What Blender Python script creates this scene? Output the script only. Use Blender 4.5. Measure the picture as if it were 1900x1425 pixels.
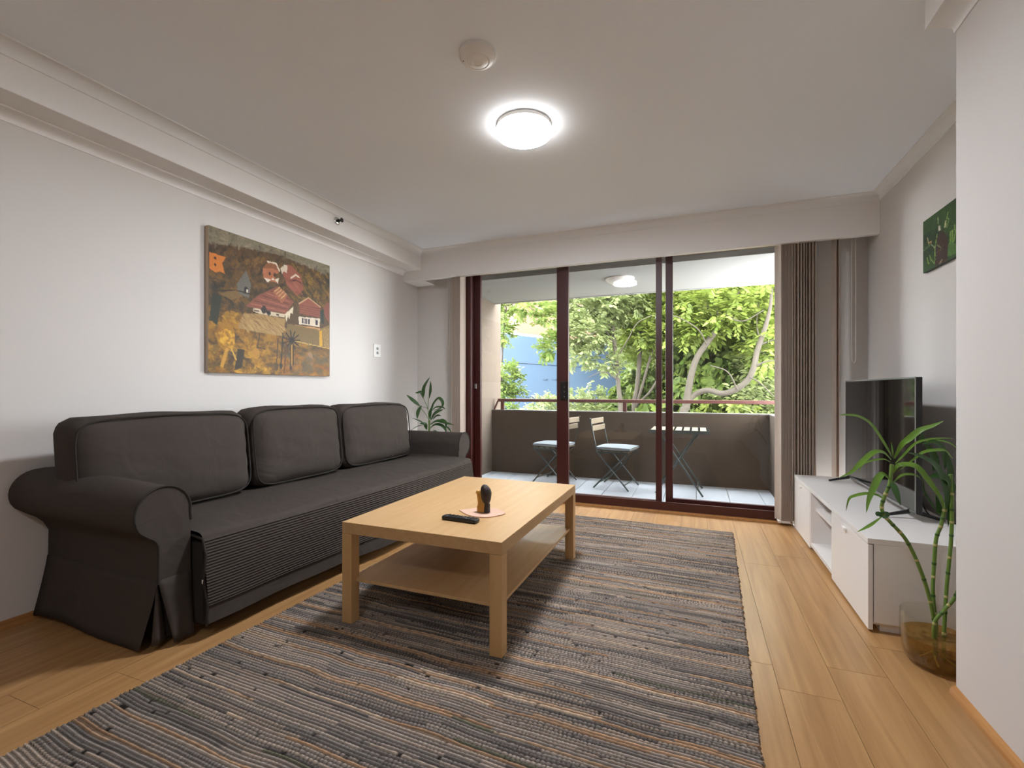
import bpy, bmesh, math, random
import numpy as np
from mathutils import Vector, Matrix

for _o in list(bpy.data.objects):
    bpy.data.objects.remove(_o, do_unlink=True)
SC = bpy.context.scene
COL = SC.collection
RNG = random.Random(7)
NP = np.random.default_rng(11)

# ------------------------------------------------------------------ camera
F_PX, VPX, HOR, CAM_H = 865.0, 1292.0, 723.0, 1.05
YAW = math.atan((VPX - 950.0) / F_PX)
cam_d = bpy.data.cameras.new('camera')
cam_d.sensor_width = 36.0
cam_d.lens = F_PX / 1900.0 * 36.0
cam_d.shift_y = (HOR - 712.5) / 1900.0
cam_d.clip_start = 0.05
cam_d.clip_end = 200
cam = bpy.data.objects.new('camera', cam_d)
COL.objects.link(cam)
cam.location = (0, 0, CAM_H)
cam.rotation_euler = (math.pi / 2, 0, YAW)
SC.camera = cam

# ------------------------------------------------------------------ sky, sun, exposure
world = bpy.data.worlds.new('overcast_sky')
SC.world = world
world.use_nodes = True
bg = world.node_tree.nodes['Background']
bg.inputs[0].default_value = (0.93, 0.97, 1.0, 1)
bg.inputs[1].default_value = 21.0
sun_d = bpy.data.lights.new('sun', 'SUN')
sun_d.energy = 4.0
sun_d.angle = math.radians(12)
sun_d.color = (1.0, 0.96, 0.88)
sun = bpy.data.objects.new('sun', sun_d)
COL.objects.link(sun)
sun.rotation_euler = (math.radians(38), math.radians(-18), math.radians(20))
LAMP_L = 235.0
SC.view_settings.view_transform = 'Standard'
SC.view_settings.look = 'None'
SC.view_settings.gamma = 1.0
SC.view_settings.use_curve_mapping = False
SC.view_settings.exposure = 0.32
try:
    SC.cycles.max_bounces = 7
    SC.cycles.diffuse_bounces = 5
    SC.cycles.transparent_max_bounces = 12
    SC.cycles.adaptive_threshold = 0.02
    SC.cycles.sample_clamp_indirect = 6.0
    SC.cycles.caustics_reflective = False
    SC.cycles.caustics_refractive = False
except Exception:
    pass

# ------------------------------------------------------------------ helpers
def at(px, py, Y):
    """world point on the plane y=Y seen at that point of the 1900x1425 frame"""
    ca, sa = math.cos(YAW), math.sin(YAW)
    d = Vector((-sa * F_PX + ca * (px - 950), ca * F_PX + sa * (px - 950), -(py - HOR)))
    t = Y / d.y
    return Vector((d.x * t, Y, CAM_H + d.z * t))

def srgb(r, g, b):
    f = lambda c: (c / 255 / 12.92) if c / 255 <= 0.04045 else ((c / 255 + 0.055) / 1.055) ** 2.4
    return (f(r), f(g), f(b), 1.0)

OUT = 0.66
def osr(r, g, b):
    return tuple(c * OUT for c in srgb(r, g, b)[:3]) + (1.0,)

def new_mat(name):
    m = bpy.data.materials.new(name)
    m.use_nodes = True
    nt = m.node_tree
    return m, nt, nt.nodes['Principled BSDF']

def mat(name, col, rough=0.5, metal=0.0, var=0.0, vscale=3.0, bump=0.0, bscale=60.0, spec=None, stretch=None):
    m, nt, p = new_mat(name)
    p.inputs['Base Color'].default_value = col
    p.inputs['Roughness'].default_value = rough
    p.inputs['Metallic'].default_value = metal
    if spec is not None:
        p.inputs['Specular IOR Level'].default_value = spec
    tc = nt.nodes.new('ShaderNodeTexCoord')
    mp = nt.nodes.new('ShaderNodeMapping')
    nt.links.new(tc.outputs['Object'], mp.inputs[0])
    if stretch:
        mp.inputs['Scale'].default_value = stretch
    if var > 0:
        n = nt.nodes.new('ShaderNodeTexNoise')
        n.inputs['Scale'].default_value = vscale
        n.inputs['Detail'].default_value = 5
        nt.links.new(mp.outputs[0], n.inputs['Vector'])
        mx = nt.nodes.new('ShaderNodeMix')
        mx.data_type = 'RGBA'
        mx.inputs[6].default_value = tuple(c * (1 - var) for c in col[:3]) + (1,)
        mx.inputs[7].default_value = tuple(min(1, c * (1 + var)) for c in col[:3]) + (1,)
        nt.links.new(n.outputs['Fac'], mx.inputs[0])
        nt.links.new(mx.outputs[2], p.inputs['Base Color'])
    if bump > 0:
        n2 = nt.nodes.new('ShaderNodeTexNoise')
        n2.inputs['Scale'].default_value = bscale
        n2.inputs['Detail'].default_value = 3
        nt.links.new(mp.outputs[0], n2.inputs['Vector'])
        b = nt.nodes.new('ShaderNodeBump')
        b.inputs['Strength'].default_value = bump
        b.inputs['Distance'].default_value = 0.01
        nt.links.new(n2.outputs['Fac'], b.inputs['Height'])
        nt.links.new(b.outputs[0], p.inputs['Normal'])
    return m

def mat_wood(name, c1, c2, rough=0.4, axis=1, scale=1.0, per_object=True, grain=28.0):
    m, nt, p = new_mat(name)
    p.inputs['Roughness'].default_value = rough
    tc = nt.nodes.new('ShaderNodeTexCoord')
    mp = nt.nodes.new('ShaderNodeMapping')
    s = [grain * scale] * 3
    s[axis] = grain * scale * 0.045
    mp.inputs['Scale'].default_value = s
    nt.links.new(tc.outputs['Object'], mp.inputs[0])
    oi = nt.nodes.new('ShaderNodeObjectInfo')
    if per_object:
        mul = nt.nodes.new('ShaderNodeMath'); mul.operation = 'MULTIPLY'; mul.inputs[1].default_value = 40.0
        nt.links.new(oi.outputs['Random'], mul.inputs[0])
        nt.links.new(mul.outputs[0], mp.inputs['Location'])
    n = nt.nodes.new('ShaderNodeTexNoise')
    n.inputs['Scale'].default_value = 1.0
    n.inputs['Detail'].default_value = 6
    n.inputs['Roughness'].default_value = 0.62
    n.inputs['Distortion'].default_value = 0.6
    nt.links.new(mp.outputs[0], n.inputs['Vector'])
    mr = nt.nodes.new('ShaderNodeMapRange')
    mr.inputs[1].default_value = 0.3
    mr.inputs[2].default_value = 0.7
    nt.links.new(n.outputs['Fac'], mr.inputs[0])
    mx = nt.nodes.new('ShaderNodeMix'); mx.data_type = 'RGBA'
    mx.inputs[6].default_value = c1
    mx.inputs[7].default_value = c2
    nt.links.new(mr.outputs[0], mx.inputs[0])
    hs = nt.nodes.new('ShaderNodeHueSaturation')
    nt.links.new(mx.outputs[2], hs.inputs['Color'])
    if per_object:
        mv = nt.nodes.new('ShaderNodeMapRange')
        mv.inputs[3].default_value = 0.96
        mv.inputs[4].default_value = 1.03
        nt.links.new(oi.outputs['Random'], mv.inputs[0])
        nt.links.new(mv.outputs[0], hs.inputs['Value'])
    nt.links.new(hs.outputs[0], p.inputs['Base Color'])
    b = nt.nodes.new('ShaderNodeBump')
    b.inputs['Strength'].default_value = 0.06
    b.inputs['Distance'].default_value = 0.003
    nt.links.new(n.outputs['Fac'], b.inputs['Height'])
    nt.links.new(b.outputs[0], p.inputs['Normal'])
    return m

def mat_attr(name, rough=0.9, translucent=0.0, spec=0.2, gloss=None):
    m, nt, p = new_mat(name)
    a = nt.nodes.new('ShaderNodeAttribute')
    a.attribute_name = 'Col'
    nt.links.new(a.outputs['Color'], p.inputs['Base Color'])
    p.inputs['Roughness'].default_value = rough
    p.inputs['Specular IOR Level'].default_value = spec
    if translucent > 0:
        t = nt.nodes.new('ShaderNodeBsdfTranslucent')
        nt.links.new(a.outputs['Color'], t.inputs['Color'])
        mx = nt.nodes.new('ShaderNodeMixShader')
        mx.inputs[0].default_value = translucent
        out = nt.nodes['Material Output']
        nt.links.new(p.outputs[0], mx.inputs[1])
        nt.links.new(t.outputs[0], mx.inputs[2])
        nt.links.new(mx.outputs[0], out.inputs['Surface'])
    return m

def mat_pane(name, tint=(1, 1, 1, 1), ior=1.45):
    m = bpy.data.materials.new(name)
    m.use_nodes = True
    nt = m.node_tree
    nt.nodes.remove(nt.nodes['Principled BSDF'])
    t = nt.nodes.new('ShaderNodeBsdfTransparent'); t.inputs[0].default_value = tint
    g = nt.nodes.new('ShaderNodeBsdfGlossy'); g.inputs['Roughness'].default_value = 0.0
    lw = nt.nodes.new('ShaderNodeLayerWeight'); lw.inputs[0].default_value = 0.5
    pw = nt.nodes.new('ShaderNodeMath'); pw.operation = 'POWER'; pw.inputs[1].default_value = 5.0
    fr = nt.nodes.new('ShaderNodeMath'); fr.operation = 'MULTIPLY_ADD'
    r0 = ((ior - 1) / (ior + 1)) ** 2
    fr.inputs[1].default_value = 1 - r0; fr.inputs[2].default_value = r0
    nt.links.new(lw.outputs['Facing'], pw.inputs[0])
    nt.links.new(pw.outputs[0], fr.inputs[0])
    mx = nt.nodes.new('ShaderNodeMixShader')
    nt.links.new(fr.outputs[0], mx.inputs[0])
    nt.links.new(t.outputs[0], mx.inputs[1])
    nt.links.new(g.outputs[0], mx.inputs[2])
    nt.links.new(mx.outputs[0], nt.nodes['Material Output'].inputs['Surface'])
    return m

class MB:
    """collects shapes, then links them as ONE mesh object"""
    def __init__(self):
        self.bm = bmesh.new()
    def box(self, x0, x1, y0, y1, z0, z1, bev=0.0, seg=2):
        b = bmesh.new()
        bmesh.ops.create_cube(b, size=1.0)
        for v in b.verts:
            v.co = Vector(((x0 + x1) / 2 + v.co.x * (x1 - x0), (y0 + y1) / 2 + v.co.y * (y1 - y0), (z0 + z1) / 2 + v.co.z * (z1 - z0)))
        if bev > 0:
            bmesh.ops.bevel(b, geom=list(b.edges), offset=bev, segments=seg, affect='EDGES', profile=0.5)
        return self.merge(b)
    def merge(self, b, M=None):
        if M is not None:
            b.transform(M)
        me = bpy.data.meshes.new('tmp')
        b.to_mesh(me); b.free()
        self.bm.from_mesh(me)
        bpy.data.meshes.remove(me)
        return self
    def raw(self, verts, faces):
        vs = [self.bm.verts.new(v) for v in verts]
        for f in faces:
            try:
                self.bm.faces.new([vs[i] for i in f])
            except ValueError:
                pass
        return self
    def lathe(self, prof, n=32, cx=0, cy=0, cap=False):
        vs = []
        for r, z in prof:
            vs.append([self.bm.verts.new((cx + r * math.cos(2 * math.pi * k / n), cy + r * math.sin(2 * math.pi * k / n), z)) for k in range(n)])
        for a, b in zip(vs[:-1], vs[1:]):
            for k in range(n):
                self.bm.faces.new((a[k], a[(k + 1) % n], b[(k + 1) % n], b[k]))
        if cap:
            self.bm.faces.new(list(reversed(vs[0])))
            self.bm.faces.new(vs[-1])
        return self
    def tube(self, pts, rad, n=8, cap=True):
        pts = [Vector(p) for p in pts]
        if not hasattr(rad, '__len__'):
            rad = [rad] * len(pts)
        rings = []
        up = Vector((0, 0, 1))
        prev = None
        for i, p in enumerate(pts):
            t = (pts[min(i + 1, len(pts) - 1)] - pts[max(i - 1, 0)]).normalized()
            if prev is None:
                a = t.cross(up)
                if a.length < 1e-3:
                    a = t.cross(Vector((1, 0, 0)))
                a.normalize()
            else:
                a = prev - t * prev.dot(t)
                if a.length < 1e-6:
                    a = t.cross(up)
                a.normalize()
            prev = a
            b = t.cross(a)
            rings.append([self.bm.verts.new(p + (a * math.cos(2 * math.pi * k / n) + b * math.sin(2 * math.pi * k / n)) * rad[i]) for k in range(n)])
        for r0, r1 in zip(rings[:-1], rings[1:]):
            for k in range(n):
                self.bm.faces.new((r0[k], r0[(k + 1) % n], r1[(k + 1) % n], r1[k]))
        if cap:
            self.bm.faces.new(list(reversed(rings[0])))
            self.bm.faces.new(rings[-1])
        return self
    def prism(self, prof, axis, a0, a1, cap=True):
        """closed 2D profile extruded along an axis; profile in the two other axes in xyz order"""
        def P(u, v, w):
            return (w, u, v) if axis == 0 else ((u, w, v) if axis == 1 else (u, v, w))
        A = [self.bm.verts.new(P(u, v, a0)) for u, v in prof]
        B = [self.bm.verts.new(P(u, v, a1)) for u, v in prof]
        n = len(prof)
        for k in range(n):
            self.bm.faces.new((A[k], A[(k + 1) % n], B[(k + 1) % n], B[k]))
        if cap:
            self.bm.faces.new(list(reversed(A)))
            self.bm.faces.new(B)
        return self
    def build(self, name, m, parent=None, smooth=False, loc=None, sub=0):
        bmesh.ops.recalc_face_normals(self.bm, faces=list(self.bm.faces))
        me = bpy.data.meshes.new(name)
        self.bm.to_mesh(me); self.bm.free()
        return link(name, me, m, parent, smooth, loc, sub)

def link(name, me, m, parent=None, smooth=False, loc=None, sub=0):
    if m is not None:
        me.materials.append(m)
    if smooth:
        me.polygons.foreach_set('use_smooth', [True] * len(me.polygons))
        try:
            me.set_sharp_from_angle(angle=math.radians(42))
        except Exception:
            pass
    o = bpy.data.objects.new(name, me)
    COL.objects.link(o)
    if loc is not None:
        o.location = loc
    if parent is not None:
        o.parent = parent
    if sub:
        s = o.modifiers.new('sub', 'SUBSURF')
        s.levels = sub; s.render_levels = sub
    return o

def thing(name, label, cat, loc=(0, 0, 0), rz=0.0, group=None):
    o = bpy.data.objects.new(name, None)
    o.empty_display_size = 0.1
    COL.objects.link(o)
    o.location = loc
    o.rotation_euler = (0, 0, rz)
    return tag(o, label, cat, group)

def tag(o, label=None, cat=None, group=None, kind=None):
    if label: o['label'] = label
    if cat: o['category'] = cat
    if group: o['group'] = group
    if kind: o['kind'] = kind
    return o

def struct(o, label=None):
    o['kind'] = 'structure'
    if label: o['label'] = label
    return o

def np_mesh(name, verts, faces, cols=None):
    """quads or tris given as arrays; colours per vertex"""
    me = bpy.data.meshes.new(name)
    nv, nf, k = len(verts), len(faces), faces.shape[1]
    me.vertices.add(nv)
    me.vertices.foreach_set('co', np.ascontiguousarray(verts, dtype=np.float32).ravel())
    me.loops.add(nf * k)
    me.loops.foreach_set('vertex_index', np.ascontiguousarray(faces, dtype=np.int32).ravel())
    me.polygons.add(nf)
    me.polygons.foreach_set('loop_start', np.arange(0, nf * k, k, dtype=np.int32))
    me.polygons.foreach_set('loop_total', np.full(nf, k, dtype=np.int32))
    me.update(calc_edges=True)
    if cols is not None:
        at_ = me.color_attributes.new('Col', 'FLOAT_COLOR', 'POINT')
        c = np.ones((nv, 4), dtype=np.float32)
        c[:, :3] = cols
        at_.data.foreach_set('color', c.ravel())
    return me

def smooth_path(pts, n=6):
    pts = [Vector(p) for p in pts]
    if len(pts) < 3:
        return pts
    P = [pts[0] * 2 - pts[1]] + pts + [pts[-1] * 2 - pts[-2]]
    out = []
    for i in range(1, len(P) - 2):
        p0, p1, p2, p3 = P[i - 1], P[i], P[i + 1], P[i + 2]
        for k in range(n):
            t = k / n
            out.append(0.5 * ((2 * p1) + (p2 - p0) * t + (2 * p0 - 5 * p1 + 4 * p2 - p3) * t * t + (3 * p1 - p0 - 3 * p2 + p3) * t ** 3))
    out.append(pts[-1])
    return out

def blade(pts, w, name, m, parent, face=Vector((0.1, -0.75, 0.65)), n=5, fold=0.25, wide_at=0.45, base=0.25):
    """a strap leaf along a path, folded along its midrib"""
    c = smooth_path(pts, n)
    N = len(c)
    V, Fc = [], []
    for i, p in enumerate(c):
        t = i / (N - 1)
        tan = (c[min(i + 1, N - 1)] - c[max(i - 1, 0)]).normalized()
        side = tan.cross(face)
        if side.length < 1e-4:
            side = tan.cross(Vector((1, 0, 0)))
        side.normalize()
        nrm = side.cross(tan).normalized()
        prof = (base + (1 - base) * math.sin(math.pi / 2 * min(1, t / wide_at))) if t < wide_at else math.cos(math.pi / 2 * (t - wide_at) / (1 - wide_at)) ** 0.8
        ww = w * 0.5 * max(prof, 0.02)
        V += [p - side * ww + nrm * ww * fold, p, p + side * ww + nrm * ww * fold]
    for i in range(N - 1):
        a = 3 * i
        Fc += [(a, a + 1, a + 4, a + 3), (a + 1, a + 2, a + 5, a + 4)]
    mb = MB().raw(V, Fc)
    return mb.build(name, m, parent, smooth=True)

# ------------------------------------------------------------------ materials
M = {}
M['wall'] = mat('wall_paint', srgb(213, 208, 203), 0.85, var=0.012, vscale=1.5, bump=0.02, bscale=180)
M['ceil'] = mat('ceiling_paint', srgb(240, 245, 251), 0.9, var=0.008, vscale=1.2)
M['cornice'] = mat('cornice_paint', srgb(232, 232, 231), 0.8, var=0.008)
M['trim'] = mat('trim_paint', srgb(234, 231, 228), 0.7, var=0.01)
M['plank'] = mat_wood('oak_laminate', srgb(149, 107, 64), srgb(181, 140, 92), 0.34, axis=1, scale=1.0)
M['beech'] = mat_wood('birch_veneer', srgb(178, 140, 93), srgb(190, 154, 108), 0.42, axis=1, scale=1.2, per_object=False)
M['oaktrim'] = mat_wood('oak_trim', srgb(160, 108, 56), srgb(190, 138, 82), 0.4, axis=1)
M['fabric'] = mat('charcoal_cotton', srgb(68, 61, 56), 0.95, var=0.10, vscale=900, bump=0.25, bscale=700, spec=0.15)
_nt = M['fabric'].node_tree
_tc = _nt.nodes.new('ShaderNodeTexCoord')
_n = _nt.nodes.new('ShaderNodeTexNoise'); _n.inputs['Scale'].default_value = 5.5; _n.inputs['Detail'].default_value = 2.5; _n.inputs['Distortion'].default_value = 1.2
_b = _nt.nodes.new('ShaderNodeBump'); _b.inputs['Strength'].default_value = 0.35; _b.inputs['Distance'].default_value = 0.03
_p = _nt.nodes['Principled BSDF']
_old = _p.inputs['Normal'].links[0].from_socket
_nt.links.new(_tc.outputs['Object'], _n.inputs['Vector'])
_nt.links.new(_n.outputs['Fac'], _b.inputs['Height'])
_nt.links.new(_old, _b.inputs['Normal'])
_nt.links.new(_b.outputs[0], _p.inputs['Normal'])
M['piping'] = mat('charcoal_piping', srgb(54, 50, 47), 0.95, spec=0.1)
M['white_lac'] = mat('white_lacquer', srgb(232, 228, 224), 0.3, var=0.005)
M['white_pl'] = mat('white_plastic', srgb(235, 233, 228), 0.4)
M['frame'] = mat('maroon_aluminium', srgb(62, 22, 18), 0.38, var=0.12, vscale=4, spec=0.5)
M['headblk'] = mat('dark_rubber_seal', srgb(30, 26, 24), 0.6)
M['black'] = mat('black_plastic', srgb(18, 17, 17), 0.35)
M['blacksoft'] = mat('soft_black_rubber', srgb(26, 25, 25), 0.6)
M['screen'] = mat('tv_glass', srgb(10, 10, 11), 0.06, spec=0.6)
M['silver'] = mat('brushed_silver', srgb(150, 148, 146), 0.35, metal=0.8)
M['chrome'] = mat('chrome', srgb(200, 198, 195), 0.15, metal=1.0)
M['pane'] = mat_pane('window_glass')
M['vglass'] = mat_pane('vase_glass', (0.97, 0.98, 0.96, 1), 1.35)
M['slat'] = mat('taupe_blind_fabric', srgb(204, 190, 176), 0.9, var=0.06, vscale=40, stretch=(1, 1, 0.02))
_nt = M['slat'].node_tree
_t = _nt.nodes.new('ShaderNodeBsdfTranslucent'); _t.inputs[0].default_value = srgb(206, 188, 170)
_mx = _nt.nodes.new('ShaderNodeMixShader'); _mx.inputs[0].default_value = 0.35
_nt.links.new(_nt.nodes['Principled BSDF'].outputs[0], _mx.inputs[1])
_nt.links.new(_t.outputs[0], _mx.inputs[2])
_nt.links.new(_mx.outputs[0], _nt.nodes['Material Output'].inputs['Surface'])
M['chain'] = mat('white_bead_chain', srgb(225, 220, 212), 0.5)
M['tile'] = mat('grey_blue_porcelain', srgb(190, 197, 204), 0.35, var=0.03, vscale=6)
M['grout'] = mat('grout', srgb(120, 118, 114), 0.9)
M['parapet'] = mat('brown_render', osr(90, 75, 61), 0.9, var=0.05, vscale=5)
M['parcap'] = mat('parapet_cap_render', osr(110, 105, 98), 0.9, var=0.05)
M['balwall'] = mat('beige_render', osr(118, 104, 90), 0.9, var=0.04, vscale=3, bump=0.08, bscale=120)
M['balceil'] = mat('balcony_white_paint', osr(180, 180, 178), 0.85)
M['rail'] = mat('maroon_rail_paint', srgb(96, 58, 52), 0.45)
M['dgreen'] = mat('dark_green_steel', srgb(58, 66, 64), 0.45, metal=0.3)
M['slatwood'] = mat_wood('pale_acacia', osr(126, 109, 84), osr(150, 136, 112), 0.6, axis=1)
M['cushion'] = mat('pale_blue_cotton', osr(138, 148, 154), 0.9, var=0.05, vscale=30)
M['cushedge'] = mat('cream_piping', osr(168, 158, 142), 0.9)
M['bark'] = mat('grey_brown_bark', osr(66, 59, 48), 0.9, var=0.22, vscale=9, bump=0.5, bscale=30)
M['barkd'] = mat('dark_bark', osr(66, 54, 44), 0.9, var=0.25, vscale=9, bump=0.5, bscale=30)
M['leaf'] = mat_attr('foliage', 0.55, translucent=0.4, spec=0.3)
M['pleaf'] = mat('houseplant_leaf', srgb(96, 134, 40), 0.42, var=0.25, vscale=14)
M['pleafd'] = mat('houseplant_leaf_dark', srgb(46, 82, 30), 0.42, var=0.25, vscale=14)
M['pstem'] = mat('bamboo_stem', srgb(96, 124, 48), 0.45, var=0.2, vscale=20)
M['node'] = mat('bamboo_node', srgb(176, 166, 110), 0.6)
M['lamp_ring'] = mat('lamp_white_ring', srgb(236, 232, 226), 0.5)
M['gold'] = mat('antique_gold', srgb(178, 132, 62), 0.35, metal=0.55, var=0.2, vscale=60)
M['umber'] = mat('dark_bronze', srgb(44, 34, 28), 0.38, metal=0.2, var=0.5, vscale=120, bump=0.4, bscale=220)
M['leather'] = mat('pink_tan_leather', srgb(196, 160, 138), 0.7, var=0.05)
M['canvas'] = mat('raw_canvas_edge', srgb(196, 178, 158), 0.9)
M['paint'] = mat_attr('oil_paint', 0.5, spec=0.3)
M['rug'] = mat_attr('woven_rag', 0.95, spec=0.1)
M['bluewall'] = mat('blue_painted_render', osr(44, 66, 86), 0.85, var=0.05, vscale=2)
M['terra'] = mat('terracotta_render', osr(112, 80, 63), 0.9, var=0.08, vscale=1.5)
M['brick'] = mat('garden_brick', osr(118, 68, 50), 0.9, var=0.15, vscale=10)
M['soil'] = mat('garden_soil', osr(92, 84, 58), 0.95, var=0.3, vscale=3)
M['fence'] = mat('weathered_paling', osr(118, 108, 94), 0.9, var=0.15, vscale=6)
M['jointl'] = mat('blue_joint', osr(36, 54, 72), 0.9)

def mat_emit(name, col, s):
    m = bpy.data.materials.new(name)
    m.use_nodes = True
    nt = m.node_tree
    nt.nodes.remove(nt.nodes['Principled BSDF'])
    e = nt.nodes.new('ShaderNodeEmission')
    e.inputs[0].default_value = col
    e.inputs[1].default_value = s
    nt.links.new(e.outputs[0], nt.nodes['Material Output'].inputs['Surface'])
    return m
M['glow_rim'] = mat_emit('lamp_rim_glow', (1.0, 0.975, 0.95, 1), 10.0)
M['glow_fill'] = mat_emit('added_fill_lamp_glow', (0.93, 0.975, 1.06, 1), LAMP_L * 0.3)  # emission of the added fill lamp, dimmer than the living room one
M['glow'] = mat_emit('lamp_diffuser_glow', (0.93, 0.975, 1.06, 1), LAMP_L)

def mat_water():
    m = bpy.data.materials.new('amber_water')
    m.use_nodes = True
    nt = m.node_tree
    p = nt.nodes['Principled BSDF']
    p.inputs['Base Color'].default_value = srgb(150, 112, 52)
    p.inputs['Roughness'].default_value = 0.1
    tc = nt.nodes.new('ShaderNodeTexCoord')
    n = nt.nodes.new('ShaderNodeTexNoise'); n.inputs['Scale'].default_value = 40
    nt.links.new(tc.outputs['Object'], n.inputs['Vector'])
    mr = nt.nodes.new('ShaderNodeMapRange')
    mr.inputs[1].default_value = 0.35; mr.inputs[2].default_value = 0.65
    mr.inputs[3].default_value = 0.25; mr.inputs[4].default_value = 0.6
    nt.links.new(n.outputs['Fac'], mr.inputs[0])
    t = nt.nodes.new('ShaderNodeBsdfTransparent'); t.inputs[0].default_value = (0.78, 0.6, 0.3, 1)
    mx = nt.nodes.new('ShaderNodeMixShader')
    nt.links.new(mr.outputs[0], mx.inputs[0])
    nt.links.new(t.outputs[0], mx.inputs[1])
    nt.links.new(p.outputs[0], mx.inputs[2])
    nt.links.new(mx.outputs[0], nt.nodes['Material Output'].inputs['Surface'])
    return m
M['water'] = mat_water()

# ================================================================== THE ROOM
XL, XR, XP = -2.83, 1.227, 0.835          # left wall, right wall, projecting right wall
YB, YH, YP, YN = 4.35, 4.08, 2.066, -2.3  # back wall, header face, end of projecting wall, rear wall
ZC = 2.462
fl = struct(MB().box(XL - .1, XR + .1, YN, 4.20, -.12, -.012).build('floor', M['grout']), 'oak laminate floor')
PW, PL = 0.19, 1.28
x = 0.27 - PW * 17
kx = 0
while x < XR:
    off = RNG.uniform(0, PL)
    if abs(x - 0.27) < 0.01: off = 0.95
    y = YN - off
    while y < 4.165:
        x0, x1 = max(x, XL), min(x + PW, XR)
        y0, y1 = max(y, YN), min(y + PL, 4.165)
        if x1 - x0 > 0.02 and y1 - y0 > 0.02:
            g = 0.0007
            cx, cy = (x0 + x1) / 2, (y0 + y1) / 2
            hx, hy = (x1 - x0) / 2 - g, (y1 - y0) / 2 - g
            MB().box(-hx, hx, -hy, hy, -.012, 0).build('plank', M['plank'], fl, loc=(cx, cy, 0))
        y += PL
    x += PW
    kx += 1

struct(MB().box(XL - .1, XL, YN, 4.45, 0, ZC).build('wall_left', M['wall']))
struct(MB().box(XR, XR + .1, YP - .02, 4.45, 0, ZC).build('wall_right', M['wall']))
struct(MB().box(XP, XR + .1, YN, YP, 0, ZC, bev=.004).build('wall_right_return', M['wall']), 'white wall return at the right edge')
struct(MB().box(XL - .1, XR + .1, YN - .1, YN, 0, ZC).build('wall_rear', M['wall']))
struct(MB().box(XL, -2.135, YB, 4.45, 0, ZC).box(0.712, XR, YB, 4.45, 0, ZC).box(-2.135, 0.712, 4.34, 4.45, 2.27, ZC).build('wall_back', M['wall']))
struct(MB().box(XL - .1, XR + .1, YN, 4.45, ZC, ZC + .12).build('ceiling', M['ceil']))
# bulkheads: beam over the sofa, pelmet header over the sliding door
struct(MB().box(XL, -2.61, YN, YH, 2.27, ZC, bev=.003).build('trim_1', M['trim']), 'boxed beam along the left wall')
struct(MB().box(XL, XR, YH, YH + .05, 2.17, ZC, bev=.003).box(XL, XR, YH + .05, YB, 2.31, ZC).box(XL, -2.6, YH + .05, YB, 2.17, 2.31).build('trim_2', M['trim']), 'boxed pelmet above the sliding door')
struct(MB().box(0.75, XP, YN, YP, 2.325, ZC, bev=.002).build('trim_3', M['trim']), 'small bulkhead on the right wall return')

def cove(P_, D):
    pts = [(0, -D), (.005, -D), (.006, -D + .007)]
    for k in range(9):
        a = math.pi / 2 * k / 8
        pts.append((.006 + (P_ - .016) * (1 - math.cos(a)), -D + .007 + (D - .014) * math.sin(a)))
    pts += [(P_ - .008, -.007), (P_, -.006), (P_, 0), (0, 0)]
    return pts
def cove_run(name, m, base_u, base_z, sgn, axis, a0, a1, P_, D):
    prof = [(base_u + sgn * p, base_z + d) for p, d in cove(P_, D)]
    return struct(MB().prism(prof, axis, a0, a1).build(name, m, smooth=True), 'white cove cornice')
cove_run('trim_4', M['cornice'], -2.61, ZC, 1, 1, YN, YH, .058, .055)
cove_run('trim_5', M['trim'], XL, 2.27, 1, 1, YN, YH, .075, .04)
cove_run('trim_6', M['cornice'], YH, ZC, -1, 0, -2.61, XR, .058, .055)
cove_run('trim_7', M['cornice'], XR, ZC, -1, 1, YP, YH, .058, .055)
cove_run('trim_8', M['cornice'], XP, 2.325, -1, 1, YN, YP, .085, .04)
# skirting and threshold
struct(MB().prism([(XL, 0), (XL + .016, 0), (XL + .016, .012), (XL + .010, .03), (XL, .036)], 1, YN, YB).build('baseboard_left', M['oaktrim']))
struct(MB().prism([(XP, 0), (XP - .018, 0), (XP - .016, .010), (XP - .010, .022), (XP, .026)], 1, YN, YP).build('baseboard_right', M['oaktrim']))
struct(MB().box(-2.135, .7, 4.165, 4.205, -.01, .016, bev=.005).build('trim_9', M['oaktrim']), 'oak threshold strip')
struct(MB().box(-2.21, -2.165, 4.2, YB, 0, 2.31).build('trim_10', M['trim']), 'white reveal beside the door frame')
struct(MB().box(0.69, 0.712, 4.2, YB, 0, 2.31).build('trim_11', M['trim']), 'white reveal beside the door frame')

# ================================================================== SLIDING DOOR
door = bpy.data.objects.new('door_1', None); COL.objects.link(door); struct(door, 'maroon aluminium sliding glass door')
fr = MB()
fr.box(-2.165, -2.105, 4.2, 4.33, .016, 2.27)
fr.box(.665, .69, 4.2, 4.33, .016, 2.27)
fr.box(-2.105, .665, 4.2, 4.33, .016, .055)
fr.box(-2.105, .665, 4.2, 4.215, .055, .085)
fr.build('door_frame', M['frame'], door)
MB().box(-2.105, .665, 4.2, 4.33, 2.222, 2.31).build('head_track', M['headblk'], door)
def panel(x0, x1, yc, sl, sr, top, bot, ztop):
    r = MB()
    t = .018
    r.box(x0, x0 + sl, yc - t, yc + t, .055, ztop, bev=.003)
    r.box(x1 - sr, x1, yc - t, yc + t, .055, ztop, bev=.003)
    r.box(x0 + sl, x1 - sr, yc - t, yc + t, ztop - top, ztop)
    r.box(x0 + sl, x1 - sr, yc - t, yc + t, .055, .055 + bot)
    o = r.build('sliding_panel', M['frame'], door)
    MB().box(x0 + sl - .004, x1 - sr + .004, yc - .003, yc + .003, .055 + bot - .004, ztop - top + .004).build('glass_pane', M['pane'], o)
    return o
panel(-2.105, -1.12, 4.295, .07, .06, .012, .04, 2.225)
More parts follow.
